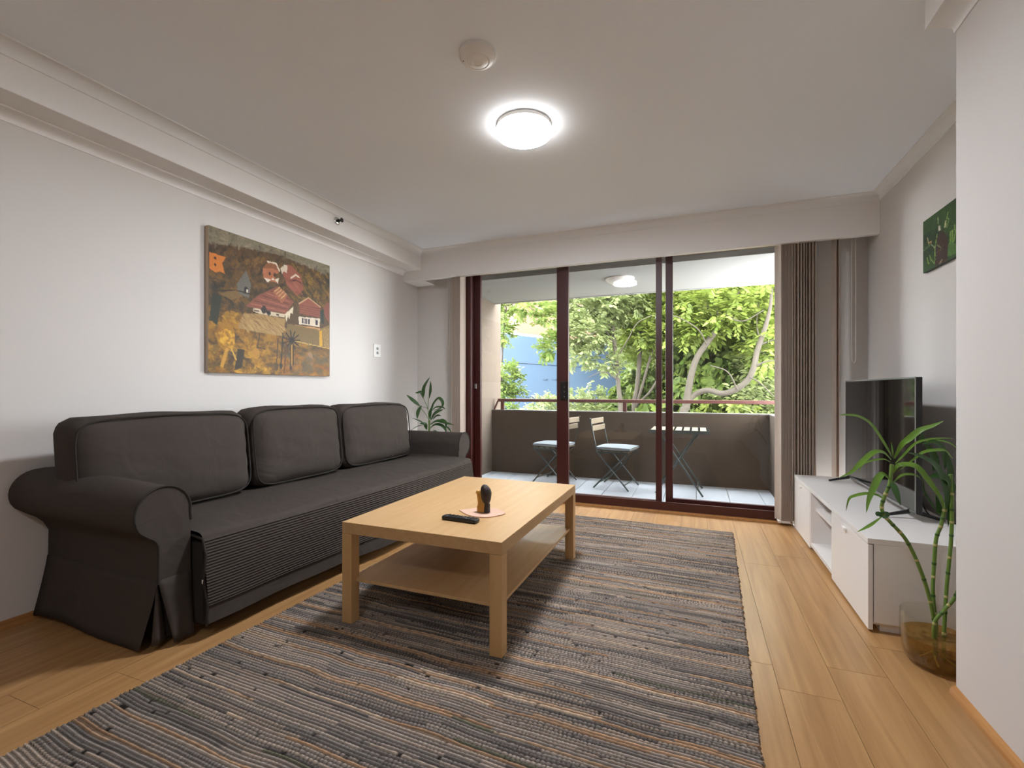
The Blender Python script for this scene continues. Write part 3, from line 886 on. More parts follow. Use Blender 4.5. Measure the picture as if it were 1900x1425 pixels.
# ================================================================== RUG
def make_rug():
    W, L = 1.985, 3.42
    pitch, sub, dx = .0128, 4, .0042
    nr = int(L / pitch)
    nx = int(W / dx) + 1
    xs_ = np.linspace(-W / 2, W / 2, nx)
    def lowf(n, cells, amp):
        k = NP.normal(size=cells + 3)
        t = np.linspace(0, cells, n)
        i = t.astype(int)
        f = (1 - np.cos((t - i) * np.pi)) / 2
        return (k[i] * (1 - f) + k[i + 1] * f) * amp
    g = lambda *c: np.array(srgb(*c)[:3])
    greys = [g(188, 173, 159), g(172, 158, 147), g(160, 149, 140), g(194, 176, 159), g(146, 137, 129), g(180, 162, 146), g(128, 120, 114)]
    tans = [g(210, 176, 144), g(198, 160, 126), g(218, 192, 164), g(190, 154, 122)]
    dark = g(36, 32, 29)
    Yc, H, C = [], [], []
    wob = lowf(nx, 14, .004)
    band = np.full(nx, .6)
    i = 0
    nexttan = 4
    for r in range(nr):
        if r % 6 == 0:
            wob = wob * .72 + lowf(nx, 13, .0026)
            band = np.clip(.62 + lowf(nx, 7, .38), .12, 1.0)
        tan = False
        if r >= nexttan:
            tan = True
            if r >= nexttan + NP.integers(0, 2):
                nexttan = r + int(NP.integers(4, 12))
        # colour segments along the row
        col = np.zeros((nx, 3))
        p = 0
        while p < nx:
            ln = int(NP.uniform(12, 140))
            if tan and NP.uniform() < .85:
                c = tans[NP.integers(len(tans))]
            else:
                c = greys[NP.integers(len(greys))]
                if NP.uniform() < .012: c = g(126, 124, 104)
            col[p:p + ln] = c * NP.uniform(.68, .92)
            p += ln
        kp = NP.uniform(.0125, .0165) if not tan else NP.uniform(.03, .06)
        ph = NP.uniform(0, 6.28)
        kn = np.abs(np.sin(np.pi * (xs_ + lowf(nx, 60, .004)) / kp + ph)) ** .7
        kstr = np.clip(band + lowf(nx, 40, .22), .08, 1.0) if not tan else np.full(nx, .3)
        kn = 1 - kstr * (1 - kn)
        col *= NP.uniform(.88, 1.1, (nx, 1))
        miss = np.clip(lowf(nx, 90, 1.0) - 1.55, 0, 1)[:, None]
        col = col * (1 - miss) + dark * miss
        for s in range(sub):
            f = (s + .5) / sub
            pr = math.sin(math.pi * f) ** .8
            Yc.append((r + f) * pitch + wob)
            H.append(.0035 + .0085 * pr * (.35 + .65 * kn) * (1 - .6 * miss[:, 0]))
            gap = np.clip(1.2 - pr * (.25 + 1.0 * kn), 0, .95)[:, None]
            C.append(col * (1 - gap) + dark * gap)
    Yc, H, C = np.array(Yc), np.array(H), np.array(C)
    ny = len(Yc)
    ragged = NP.normal(size=(ny, 1)) * .003
    XX = np.broadcast_to(xs_[None, :], (ny, nx)) + ragged * (np.abs(xs_) / (W / 2))[None, :] ** 8
    V = np.stack([XX, Yc - L / 2, H], axis=2)
    V[:, 0, 2] = .001; V[:, -1, 2] = .001; V[0, :, 2] = .001; V[-1, :, 2] = .001
    idx = np.arange(ny * nx).reshape(ny, nx)
    Fc = np.stack([idx[:-1, :-1], idx[:-1, 1:], idx[1:, 1:], idx[1:, :-1]], axis=2).reshape(-1, 4)
    return np_mesh('rug', V.reshape(-1, 3), Fc, C.reshape(-1, 3))
rug = link('rug', make_rug(), M['rug'], None, True, loc=(-.80, 2.08, .0005))
rug.rotation_euler = (0, 0, math.radians(-1.9))
tag(rug, 'large grey and tan woven rag rug under the coffee table', 'rug')

# ================================================================== SOFA
sofa = thing('sofa', 'long charcoal slipcovered sofa with rolled arms against the left wall', 'sofa', (-2.80, 1.2, 0), math.radians(-.6))
S_ = 2.655
def arm_profile():
    p = [(.15, .27), (.15, .50)]
    for k in range(19):
        a = math.radians(-8 + 222 * k / 18)
        p.append((.042 + .106 * math.cos(a), .553 + .106 * math.sin(a)))
    p += [(-.018, .468), (.004, .452), (.018, .43), (.022, .40), (.021, .33), (.02, .27)]
    return p
AP = arm_profile()
for far in (0, 1):
    fy = (lambda v: S_ - v) if far else (lambda v: v)
    prof = [(fy(a), b) for a, b in AP]
    m = MB()
    n = len(prof)
    xs_ = [0.0, .02, .3, .6, .785, .80]
    sc_ = [.985, 1, 1, 1, 1, .985]
    fl_ = [1, 1, .62, .25, 0, 0]
    rings = []
    for xx, s, fl in zip(xs_, sc_, fl_):
        cy, cz = fy(.06), .45
        ring = []
        for a, b in prof:
            w_ = max(0, min(1, (b - .40) / .1)) * fl * (0 if far else 1)
            inner_ = max(0, min(1, (.13 - a) / .12)) if not far else 0
            ring.append(m.bm.verts.new((xx, cy + (a - cy) * s - .052 * w_ * inner_, (cz + (b - cz) * s if s < 1 else b) + .035 * w_)))
        rings.append(ring)
    for r0, r1 in zip(rings[:-1], rings[1:]):
        for k in range(n):
            m.bm.faces.new((r0[k], r0[(k + 1) % n], r1[(k + 1) % n], r1[k]))
    m.bm.faces.new(rings[0]); m.bm.faces.new(list(reversed(rings[-1])))
    arm = m.build('arm', M['fabric'], sofa, smooth=True)
    out = [(.801, a, b) for a, b in prof[1:]]
    MB().tube(smooth_path(out, 3), .0045, 6).build('arm_piping', M['piping'], arm)
    MB().tube([(.0, fy(.018), .435), (.4, fy(.0165), .432), (.8, fy(.018), .435)], .003, 5).build('arm_seam', M['piping'], arm)
    # skirt with a box pleat at the front corner
    MB().box(.03, .765, min(fy(.05), fy(.14)), max(fy(.05), fy(.14)), .03, .30).build('arm_frame', M['piping'], sofa)
    def sheet(name, f, nu=14, nv=8, th=.004):
        V, Fc = [], []
        for j in range(nv + 1):
            for i in range(nu + 1):
                V.append(f(i / nu, j / nv))
        for j in range(nv):
            for i in range(nu):
                a = j * (nu + 1) + i
                Fc.append((a, a + 1, a + nu + 2, a + nu + 1))
        o = MB().raw(V, Fc).build(name, M['fabric'], sofa, smooth=True)
        md = o.modifiers.new('solid', 'SOLIDIFY'); md.thickness = th; md.offset = 0
        return o
    def side(u, v):
        z = .285 - v * (.268 - .01 * math.sin(6 * u))
        xa, xb = -.0 - .02 * v, .80 - .05 * v
        y_ = .0205 - .034 * v ** 1.3 + .005 * math.sin(7 * u + 1) * v - .014 * v * (abs(u - .5) * 2) ** 4
        return (xa + (xb - xa) * u, fy(y_), z)
    sheet('side_skirt', side)
    def front(u, v):
        z = .285 - v * .27
        ya, yb = .0205 + .052 * v, .15 + .004 * v
        return (.80 + .014 * v + .003 * math.sin(5 * u + v * 2) * v, fy(ya + (yb - ya) * u), z)
    sheet('front_skirt', front, 6)
    def pleat(u, v):
        z = .275 - v * .25
        ya, yb = .02 - .012 * v, .022 + .05 * v
        return (.79 - .012 * v + .012 * v * math.sin(math.pi * u * 1.6), fy(ya + (yb - ya) * u), z)
    sheet('pleat', pleat, 6)
# base and seat cover
MB().box(.05, .86, .16, S_ - .16, .06, .40).build('seat_base', M['piping'], sofa)
MB().box(.0, .2, .12, S_ - .12, .05, .78, bev=.04).build('backrest', M['fabric'], sofa, smooth=True)
def seat_front(t):
    return .862 + .075 * math.sin(math.pi * min(1, max(0, t)) * .62) ** 1.0
def make_cover():
    prof = []                     # (offset from the front edge, z)
    for k in range(10):
        u = k / 9
        prof.append((-.66 + .62 * u, .452 + .012 * math.sin(math.pi * u) - .006 * u))
    for k in range(6):
        a = math.pi / 2 * (k + 1) / 6
        prof.append((-.04 + .04 * math.sin(a), .418 + .028 * math.cos(a)))
    z = .412
    nrib = 22
    for k in range(nrib * 4):
        zz = .412 - k * (.272 / (nrib * 4))
        prof.append((.004 + .0028 * math.sin(k / 4 * 2 * math.pi) + .03 * (k / (nrib * 4)), zz))
    prof += [(.036, .139), (.028, .134), (.028, .12), (.030, .085), (.032, .055), (.028, .053)]
    nu = 70
    V, Fc = [], []
    Y0, Y1_ = .158, S_ - .158
    for i in range(nu + 1):
        t = i / nu
        yy = Y0 + (Y1_ - Y0) * t
        fr_ = seat_front(t)
        for (o_, z_) in prof:
            f_ = max(0, min(1, (o_ + .66) / .66))
            low = max(0, (.40 - z_) / .35)
            wv = .006 * low * math.sin(13 * t + 1) + .004 * low * math.sin(31 * t)
            sag = -.008 * math.sin(math.pi * 3 * t) ** 2 * (1 if z_ > .42 else 0)
            lift = low ** 3 * (.012 * math.sin(6 * t + .5) + .008)
            V.append((fr_ * 1.0 - .66 * (1 - f_) + (o_ if o_ > 0 else 0) - 0 + wv, yy, z_ + sag + lift))
    n = len(prof)
    for i in range(nu):
        for k in range(n - 1):
            a = i * n + k
            Fc.append((a, a + 1, a + n + 1, a + n))
    return MB().raw(V, Fc)
cov = make_cover().build('seat_cover', M['fabric'], sofa, smooth=True)
cov['label'] = 'charcoal seat throw with ribbed front'
for yy in (.156, S_ - .156):
    MB().tube([(.80, yy, .43), (.865, yy, .42), (.885, yy, .36), (.87, yy, .25), (.895, yy, .15), (.89, yy, .06)], .006, 6).build('cover_edge', M['piping'], cov)
MB().box(.868, .874, .150, .158, .235, .252).build('care_tag', M['white_pl'], cov)

def back_cushion(y0, y1, x0, x1, z0, z1, lean, seed):
    r = random.Random(seed)
    b = bmesh.new()
    bmesh.ops.create_cube(b, size=2.0)
    bmesh.ops.subdivide_edges(b, edges=list(b.edges), cuts=13, use_grid_fill=True)
    hx, hy, hz = (x1 - x0) / 2, (y1 - y0) / 2, (z1 - z0) / 2
    rd = .075
    for v in b.verts:
        c = v.co
        p = Vector((c.x * hx, c.y * hy, c.z * hz))
        inner = Vector((max(-hx + rd, min(hx - rd, p.x)), max(-hy + rd, min(hy - rd, p.y)), max(-hz + rd, min(hz - rd, p.z))))
        d = p - inner
        if d.length > 1e-6:
            p = inner + d.normalized() * rd * min(1.0, d.length / rd if d.length < rd else 1.0)
        puff = (1 - c.y ** 2) * (1 - c.z ** 2)
        if c.x > .5:
            p.x += .035 * puff + .004 * math.sin(9 * c.y + seed) * (1 - abs(c.z)) + .003 * math.sin(14 * c.z + 5 * c.y)
        p.z += .010 * (1 - c.y ** 2) * (1 if c.z > .5 else 0) + .003 * math.sin(6 * c.y + seed * 2) * (c.z > .9)
        p.x -= lean * (p.z + hz)
        v.co = p + Vector(((x0 + x1) / 2, (y0 + y1) / 2, (z0 + z1) / 2))
    m = MB(); m.merge(b)
    o = m.build('back_cushion', M['fabric'], sofa, smooth=True)
    # piping round the front face
    pts = []
    N = 72
    for k in range(N + 1):
        a = 2 * math.pi * k / N
        cs, sn = math.cos(a), math.sin(a)
        u = math.copysign(abs(cs) ** .3, cs); w = math.copysign(abs(sn) ** .3, sn)
        zz = (hz - .012) * w
        pts.append(((x1 + x0) / 2 + hx - .014 - lean * (zz + hz), (y0 + y1) / 2 + (hy - .012) * u, (z0 + z1) / 2 + zz + .010 * (1 - u * u) * (w > 0)))
    MB().tube(pts, .0045, 6).build('cushion_piping', M['piping'], o)
    return o
back_cushion(-.05, .785, .19, .40, .46, .925, .11, 1)
back_cushion(.80, 1.53, .19, .40, .46, .935, .11, 2)
back_cushion(1.545, 2.40, .19, .40, .46, .93, .11, 3)

# ================================================================== COFFEE TABLE
ct = thing('coffee_table', 'birch veneer coffee table with a lower shelf on the rug', 'table', (-1.085, 2.246, .012))
hx, hy = .387, .588
MB().box(-hx, hx, -hy, hy, .398, .448, bev=.0015).build('tabletop', M['beech'], ct)
M['beechz'] = mat_wood('birch_veneer_upright', srgb(182, 142, 92), srgb(196, 158, 108), 0.42, axis=2, scale=1.2, per_object=False)
for sx in (-1, 1):
    for sy in (-1, 1):
        MB().box(min(sx * hx, sx * (hx - .052)), max(sx * hx, sx * (hx - .052)), min(sy * hy, sy * (hy - .052)), max(sy * hy, sy * (hy - .052)), 0, .397, bev=.001).build('leg', M['beechz'], ct)
MB().box(-hx + .022, hx - .022, -hy + .03, hy - .03, .178, .192, bev=.001).build('shelf', M['beech'], ct)

rm = thing('remote_control', 'black television remote lying on the coffee table', 'remote', (-.985, 1.862, .4605), math.radians(-3))
MB().box(-.088, .088, -.021, .021, 0, .019, bev=.006, seg=3).build('body', M['black'], rm, smooth=True)
for i in range(7):
    for j in range(3):
        MB().box(-.062 + i * .02 - .0055, -.062 + i * .02 + .0055, -.013 + j * .013 - .0038, -.013 + j * .013 + .0038, .019, .0205, bev=.001, seg=1).build('button', M['silver'] if (i + j) % 5 == 0 else M['blacksoft'], rm)

co = MB()
cor = [(-.118, -.02), (-.03, -.085), (.06, -.085), (.112, .01), (.03, .075), (-.05, .06)]
pts = smooth_path([Vector((a, b, 0)) for a, b in cor] + [Vector((cor[0][0], cor[0][1], 0))], 6)[:-1]
co.prism([(p.x, p.y) for p in pts], 2, 0, .004)
tag(co.build('coaster', M['leather'], loc=(-.955, 2.035, .4605)), 'rounded triangular tan coaster under the figurine', 'coaster')

sg = thing('figurine', 'small dark and gold embracing figurine standing on the tan coaster', 'figurine', (-.945, 2.03, .465), math.radians(8))
sg.scale = (1.12, 1.12, 1.0)
def blob(rings, n=20):
    m = MB()
    R = []
    for (cx, cy, z, rx, ry) in rings:
        R.append([m.bm.verts.new((cx + rx * math.cos(2 * math.pi * k / n), cy + ry * math.sin(2 * math.pi * k / n), z)) for k in range(n)])
    for a, b in zip(R[:-1], R[1:]):
        for k in range(n):
            m.bm.faces.new((a[k], a[(k + 1) % n], b[(k + 1) % n], b[k]))
    m.bm.faces.new(list(reversed(R[0]))); m.bm.faces.new(R[-1])
    return m
blob([(-.006, 0, 0, .026, .02), (-.006, 0, .005, .027, .021), (-.007, 0, .02, .026, .020), (-.006, 0, .035, .024, .019), (-.008, 0, .045, .021, .017), (-.012, 0, .055, .019, .015), (-.014, 0, .068, .018, .014), (-.016, 0, .08, .018, .014), (-.015, 0, .092, .016, .013), (-.012, 0, .10, .010, .009), (-.01, 0, .103, .003, .003)]).build('gold_body', M['gold'], sg, smooth=True)
hd = blob([(.012, -.004, .04, .006, .008), (.011, -.004, .046, .014, .015), (.010, -.004, .058, .019, .019), (.009, -.004, .075, .0225, .021), (.009, -.004, .092, .024, .022), (.007, -.004, .108, .022, .02), (.004, -.003, .12, .017, .016), (.002, -.002, .128, .010, .010), (.001, -.002, .131, .003, .003)]).build('dark_hood', M['umber'], sg, smooth=True)
blob([(.012, -.003, .002, .014, .020), (.012, -.003, .02, .0135, .019), (.014, -.003, .035, .012, .018), (.012, -.003, .048, .010, .014)]).build('dark_cloak', M['umber'], sg, smooth=True)
blob([(-.031, -.004, .084, .003, .003), (-.030, -.004, .088, .007, .006), (-.029, -.004, .094, .008, .007), (-.028, -.004, .1, .006, .006), (-.028, -.004, .103, .002, .002)], 12).build('gold_hand', M['gold'], sg, smooth=True)

# ================================================================== TELEVISION BENCH AND TELEVISION
tvb = thing('television_bench', 'low white lacquered television bench with two doors and an open middle', 'bench', (0, 0, 0))
XF, XBk, YN_, YF_ = .692, 1.15, 2.445, 4.075
MB().box(XF - .002, XBk, YN_, YF_, .383, .407, bev=.0015).build('top', M['white_lac'], tvb)
MB().box(XF + .0215, XBk, YN_, YN_ + .02, .045, .383).build('side_panel', M['white_lac'], tvb)
MB().box(XF + .022, XBk, YF_ - .02, YF_, .045, .383).build('side_panel', M['white_lac'], tvb)
MB().box(XF + .004, XBk, 3.035, 3.052, .045, .383).build('divider', M['white_lac'], tvb)
MB().box(XF + .004, XBk, 3.545, 3.562, .045, .383).build('divider', M['white_lac'], tvb)
MB().box(XF + .004, XBk, YN_ + .02, YF_ - .02, .03, .05).build('bottom_panel', M['white_lac'], tvb)
MB().box(XBk - .01, XBk, YN_ + .02, YF_ - .02, .05, .383).build('back_panel', M['white_lac'], tvb)
MB().box(XF + .03, XBk - .02, 3.052, 3.545, .262, .278).build('shelf', M['white_lac'], tvb)
MB().box(XF + .05, XBk - .03, YN_ + .03, YF_ - .03, .0, .03).build('plinth', M['white_lac'], tvb)
for (a, b) in ((YN_ + .001, 3.033), (3.564, YF_ - .001)):
    d = MB().box(XF, XF + .018, a, b, .012, .379, bev=.0015).build('door', M['white_lac'], tvb)
    yc = a + (b - a) * (.56 if a < 3 else .52)
    MB().box(XF - .014, XF, yc - .022, yc + .022, .352, .366, bev=.003).build('handle', M['white_pl'], d)

tv = thing('television', 'flat screen television standing on the white bench', 'television', (1.0, 3.38, .407))
MB().box(-.012, .014, -.565, .565, .04, .705, bev=.003).build('cabinet', M['black'], tv)
MB().box(.014, .05, -.36, .36, .09, .45, bev=.012).build('rear_housing', M['blacksoft'], tv)
MB().box(-.0135, -.0115, -.557, .557, .052, .697).build('screen', M['screen'], tv)
MB().box(-.016, -.012, -.566, .566, .036, .049).box(-.016, -.012, -.566, .566, .699, .706).box(-.016, -.012, -.566, -.562, .045, .7).box(-.016, -.012, .562, .566, .045, .7).build('bezel', M['silver'], tv)
for s in (-.49, .49):
    f = MB()
    f.tube([(.005, s, .05), (-.02, s - .0, .034), (-.135, s - .01, .007)], [.012, .011, .006], 8)
    f.tube([(.005, s, .05), (.02, s, .034), (.12, s - .02, .007)], [.012, .011, .006], 8)
    f.build('foot', M['black'], tv, smooth=True)
MB().tube(smooth_path([(.05, -.2, .2), (.08, -.3, .12), (.09, -.4, .02), (.11, -.5, .006)], 5), .003, 6).build('power_cable', M['blacksoft'], tv)

# ================================================================== LUCKY BAMBOO IN THE GLASS VASE
VC = Vector((.862, 2.25, 0))
vs = thing('glass_vase', 'clear round glass vase with amber water on the floor by the right wall', 'vase', VC)
MB().lathe([(.001, .004), (.06, .003), (.085, .002), (.1, .012), (.112, .04), (.119, .09), (.1205, .14), (.119, .19), (.1165, .19), (.118, .14), (.1165, .09), (.109, .042), (.097, .016), (.08, .008), (.001, .009)], 48).build('glass_bowl', M['vglass'], vs, smooth=True)
MB().lathe([(.001, .010), (.08, .010), (.095, .018), (.107, .043), (.1135, .08), (.115, .11), (.001, .1101)], 48).build('water', M['water'], vs, smooth=True)
lb = thing('lucky_bamboo', 'lucky bamboo with arching strap leaves standing in the glass vase', 'plant', VC)
def zp(px, py, Y=2.25):
    return at(1540 + px * .2245, 680 + py * .2245, Y) - VC
def banded_stem(pts, rad, nb, start=0.12):
    sp = smooth_path(pts, 6)
    o = MB().tube(sp, rad, 10).build('stem', M['pstem'], lb, smooth=True)
    for k in range(nb):
        i = int((start + (0.96 - start) * k / nb) * (len(sp) - 2))
        a, b = sp[i], sp[i + 1]
        d = (b - a).normalized() * .0045
        mid = (a + b) / 2
        MB().tube([mid - d, mid, mid + d], [rad * 1.04, rad * 1.2, rad * 1.04], 10).build('stem_node', M['node'] if k % 2 else M['pleafd'], o, smooth=True)
    return o
P_ = lambda px, py, Y=2.25: at(px, py, Y) - VC
banded_stem([Vector((-.015, .0, .02)), P_(1735, 1165), P_(1722, 1100, 2.245), P_(1702, 1043, 2.24), P_(1680, 1000, 2.235), P_(1655, 972, 2.23), P_(1640, 955, 2.225), P_(1636, 940, 2.225), P_(1641, 922, 2.225), P_(1651, 897, 2.225), P_(1655, 862, 2.225)], .0065, 13)
banded_stem([Vector((-.005, .02, .02)), P_(1737, 1165, 2.28), P_(1731, 1100, 2.29), P_(1733, 1050, 2.3), P_(1737, 1000, 2.3), P_(1746, 975, 2.3), P_(1753, 945, 2.3), P_(1758, 930, 2.3)], .0065, 10)
banded_stem([Vector((.01, -.01, .02)), P_(1752, 1170, 2.26), P_(1757, 1085, 2.27), P_(1765, 1000, 2.28), P_(1766, 930, 2.28), P_(1764, 880, 2.28)], .0062, 10)
banded_stem([Vector((-.015, -.01, .03)), P_(1733, 1160, 2.22), P_(1752, 1132, 2.22), P_(1772, 1108, 2.22), P_(1790, 1060, 2.23)], .006, 5)
for r_ in range(5):
    a = r_ * 1.3
    MB().tube(smooth_path([Vector((-.01, 0, .06)), Vector((.03 * math.cos(a), .03 * math.sin(a), .035)), Vector((.06 * math.cos(a + .4), .06 * math.sin(a + .4), .018))], 4), .003, 6).build('root', M['node'], lb)
PL_ = [
    ([(510, 750), (480, 690), (350, 490), (240, 415), (130, 400), (70, 405)], 26, 2.225, -.10, 0),
    ([(505, 770), (440, 710), (360, 710), (260, 790), (180, 870), (75, 920)], 36, 2.225, -.12, 0),
    ([(500, 790), (440, 765), (340, 780), (270, 810), (240, 880)], 14, 2.225, -.06, 0),
    ([(530, 760), (590, 650), (650, 600), (740, 530), (850, 490), (940, 450)], 42, 2.225, -.05, 0),
    ([(540, 800), (600, 740), (700, 640), (800, 605), (900, 592), (1020, 595)], 18, 2.225, .10, 0),
    ([(520, 880), (560, 820), (640, 810), (720, 835), (800, 930), (860, 1010), (920, 1100), (940, 1180)], 46, 2.225, -.06, 0),
    ([(500, 940), (440, 890), (400, 920), (360, 1000), (320, 1100), (300, 1210)], 46, 2.225, -.09, 0),
    ([(510, 950), (525, 990), (550, 1060), (585, 1150)], 48, 2.225, -.05, 1),
    ([(520, 745), (515, 690), (505, 620)], 12, 2.225, 0, 0),
    ([(520, 960), (590, 900), (660, 890), (720, 905), (760, 940)], 20, 2.225, .04, 0),
    ([(430, 1240), (350, 1300), (300, 1330), (220, 1370)], 22, 2.225, -.03, 0),
    ([(440, 1090), (380, 1060), (300, 1050), (200, 1070), (155, 1100), (130, 1200)], 24, 2.225, -.03, 0),
    ([(430, 1245), (400, 1220), (385, 1235)], 40, 2.22, 0, 1),
    ([(435, 1250), (470, 1225), (490, 1240)], 48, 2.22, 0, 1),
    ([(960, 1170), (960, 1050), (920, 900), (850, 800), (740, 740), (640, 710)], 52, 2.28, -.05, 1),
    ([(980, 1130), (1000, 1000), (965, 930), (880, 905), (820, 915)], 62, 2.28, -.02, 1),
    ([(770, 640), (850, 620), (930, 680), (950, 780), (945, 850)], 44, 2.30, 0, 1),
    ([(780, 640), (830, 700), (870, 790), (850, 870)], 60, 2.30, 0, 1),
    ([(945, 1180), (915, 1210), (895, 1150), (875, 1060)], 44, 2.30, .02, 1),
    ([(1010, 760), (960, 700), (900, 690), (780, 705), (700, 760), (560, 870)], 24, 2.28, -.04, 0),
    ([(980, 1150), (990, 980), (990, 850), (960, 740), (900, 700)], 40, 2.29, .02, 1),
    ([(770, 930), (780, 1040), (850, 1150), (900, 1230)], 16, 2.30, .0, 1),
    ([(745, 640), (755, 600), (765, 550)], 40, 2.31, 0, 1),
    ([(1000, 1000), (990, 1080), (985, 1200), (975, 1330)], 30, 2.29, 0, 1),
    ([(800, 620), (900, 610), (1000, 640), (1080, 700)], 20, 2.30, .03, 0),
]
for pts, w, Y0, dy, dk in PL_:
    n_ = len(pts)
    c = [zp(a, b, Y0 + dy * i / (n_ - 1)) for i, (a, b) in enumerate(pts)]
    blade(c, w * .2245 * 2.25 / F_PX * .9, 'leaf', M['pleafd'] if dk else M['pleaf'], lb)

# ================================================================== PLANT IN THE CORNER BEHIND THE SOFA
YCp = 4.05
pb = at(740 + 572 * .0983, 800, YCp)
CPo = Vector((pb.x, YCp, 0))
cp_ = thing('corner_plant', 'leafy green plant in the corner behind the far sofa arm', 'plant', CPo)
MB().lathe([(.001, 0), (.07, 0), (.075, .01), (.095, .2), (.1, .22), (.093, .22), (.09, .19), (.001, .185)], 32).build('pot', M['white_pl'], cp_, smooth=True)
q = lambda px, py, dy=0: at(740 + px * .0983, 680 + py * .0983, YCp + dy) - CPo
MB().tube([Vector((0, 0, .18)), Vector((0, 0, .4)), q(572, 1260), q(575, 1100), q(570, 1010)], .009, 8).build('stem', M['pstem'], cp_, smooth=True)
for tw in ([(575, 1050), (552, 820), (560, 600)], [(560, 950), (545, 790), (480, 640), (463, 570)], [(570, 1010), (500, 890), (430, 800), (395, 745)], [(550, 800), (500, 770), (450, 765)]):
    MB().tube(smooth_path([q(a, b) for a, b in tw], 5), .0028, 6).build('twig', M['pstem'], cp_)
CL_ = [
    ([(572, 600), (600, 450), (600, 270)], 55, -.02), ([(465, 575), (480, 400), (590, 195)], 78, -.02),
    ([(395, 745), (280, 650), (140, 530)], 66, -.03), ([(430, 740), (370, 850), (345, 990)], 74, -.04),
    ([(463, 600), (420, 490), (360, 495), (305, 497)], 56, -.03), ([(600, 900), (640, 730), (750, 600), (830, 680), (800, 780), (640, 835)], 56, -.03),
    ([(605, 1010), (700, 880), (845, 815)], 92, -.05), ([(590, 1100), (720, 1030), (860, 1060), (1045, 1105)], 60, -.06),
    ([(580, 1180), (680, 1100), (800, 1110), (880, 1190), (890, 1285)], 56, -.05), ([(525, 1190), (490, 1090), (390, 1080)], 66, -.05),
    ([(470, 1085), (400, 1030), (245, 972)], 24, -.04), ([(600, 1265), (680, 1215), (775, 1285)], 26, -.04),
    ([(870, 1110), (950, 1180), (1005, 1265)], 26, -.06), ([(450, 1115), (350, 1130), (190, 1230)], 16, -.05),
    ([(620, 840), (700, 770), (820, 770), (880, 810)], 40, -.02), ([(640, 1000), (720, 930), (800, 930)], 44, -.03),
    ([(590, 1000), (600, 850), (660, 720)], 60, .02), ([(740, 1020), (820, 1010), (890, 1070), (880, 1200)], 50, -.05),
]
for pts, w, dy in CL_:
    n_ = len(pts)
    blade([q(a, b, dy * i / (n_ - 1)) for i, (a, b) in enumerate(pts)], w * .0983 * 4.6 / F_PX * 1.1, 'leaf', M['pleafd'], cp_)

# ================================================================== CEILING FITTINGS
def ceiling_lamp(loc, label, glow='glow'):
    t = thing('ceiling_lamp', label, 'lamp', loc, 0, 'round ceiling lamps')
    MB().lathe([(.001, 0), (.14, 0), (.1445, -.004), (.1465, -.022), (.142, -.022)], 48).build('base_ring', M['lamp_ring'], t, smooth=True)
    MB().lathe([(.145, -.022), (.1475, -.03), (.148, -.05), (.146, -.054), (.141, -.0565)], 48).build('diffuser_rim', M['glow_rim'], t, smooth=True)
    MB().lathe([(.141, -.0565), (.1, -.0605), (.05, -.0625), (.001, -.063)], 48).build('diffuser', M[glow], t, smooth=True)
    return t
ceiling_lamp((-.855, 2.335, ZC), 'lit round white lamp on the living room ceiling')
ceiling_lamp((-.58, -.75, ZC), 'added unseen fill lamp on the ceiling behind the viewpoint', 'glow_fill')  # unseen lamp added behind the camera to brighten the room
sd = thing('smoke_detector', 'round white smoke detector on the ceiling near the lamp', 'smoke detector', (-.853, 1.765, ZC))
MB().lathe([(.001, 0), (.076, 0), (.078, -.006), (.078, -.016), (.073, -.02)], 40).build('base', M['white_pl'], sd, smooth=True)
MB().lathe([(.073, -.018), (.066, -.03), (.05, -.037), (.046, -.035), (.042, -.039), (.02, -.043), (.018, -.041), (.001, -.042)], 40).build('cover', M['white_pl'], sd, smooth=True)
MB().lathe([(.001, -.0335), (.003, -.0335), (.003, -.030), (.001, -.030)], 10, -.056, -.02).build('indicator', M['black'], sd)
sp = thing('fire_sprinkler', 'small chrome sprinkler head on the white beam', 'sprinkler', (-2.61, 2.95, 2.36))
def on_x(px, py, X_):
    ca, sa = math.cos(YAW), math.sin(YAW)
    d = Vector((-sa * F_PX + ca * (px - 950), ca * F_PX + sa * (px - 950), -(py - HOR)))
    return Vector((X_, d.y * X_ / d.x, CAM_H + d.z * X_ / d.x))
sp.location = on_x(625, 410, -2.61)
rot = Matrix.Rotation(math.pi / 2, 4, 'Y')
b = MB().lathe([(.001, 0), (.028, 0), (.03, .004), (.022, .01), (.001, .011)], 24); b.bm.transform(rot); b.build('escutcheon', M['chrome'], sp, smooth=True)
b = MB().lathe([(.012, .008), (.012, .024), (.007, .026), (.007, .046), (.017, .047), (.018, .05), (.001, .051)], 16); b.bm.transform(rot); b.build('nozzle', M['blacksoft'], sp, smooth=True)

sw = thing('wall_switch', 'white wall switch plate on the left wall past the painting', 'switch', (XL, 3.655, 1.42))
MB().box(0, .008, -.052, .052, -.062, .062, bev=.003).build('plate', M['white_pl'], sw)
for z in (.02, -.02):
    MB().box(.008, .011, -.014, .014, z - .012, z + .012, bev=.002).build('rocker', M['silver'], sw)

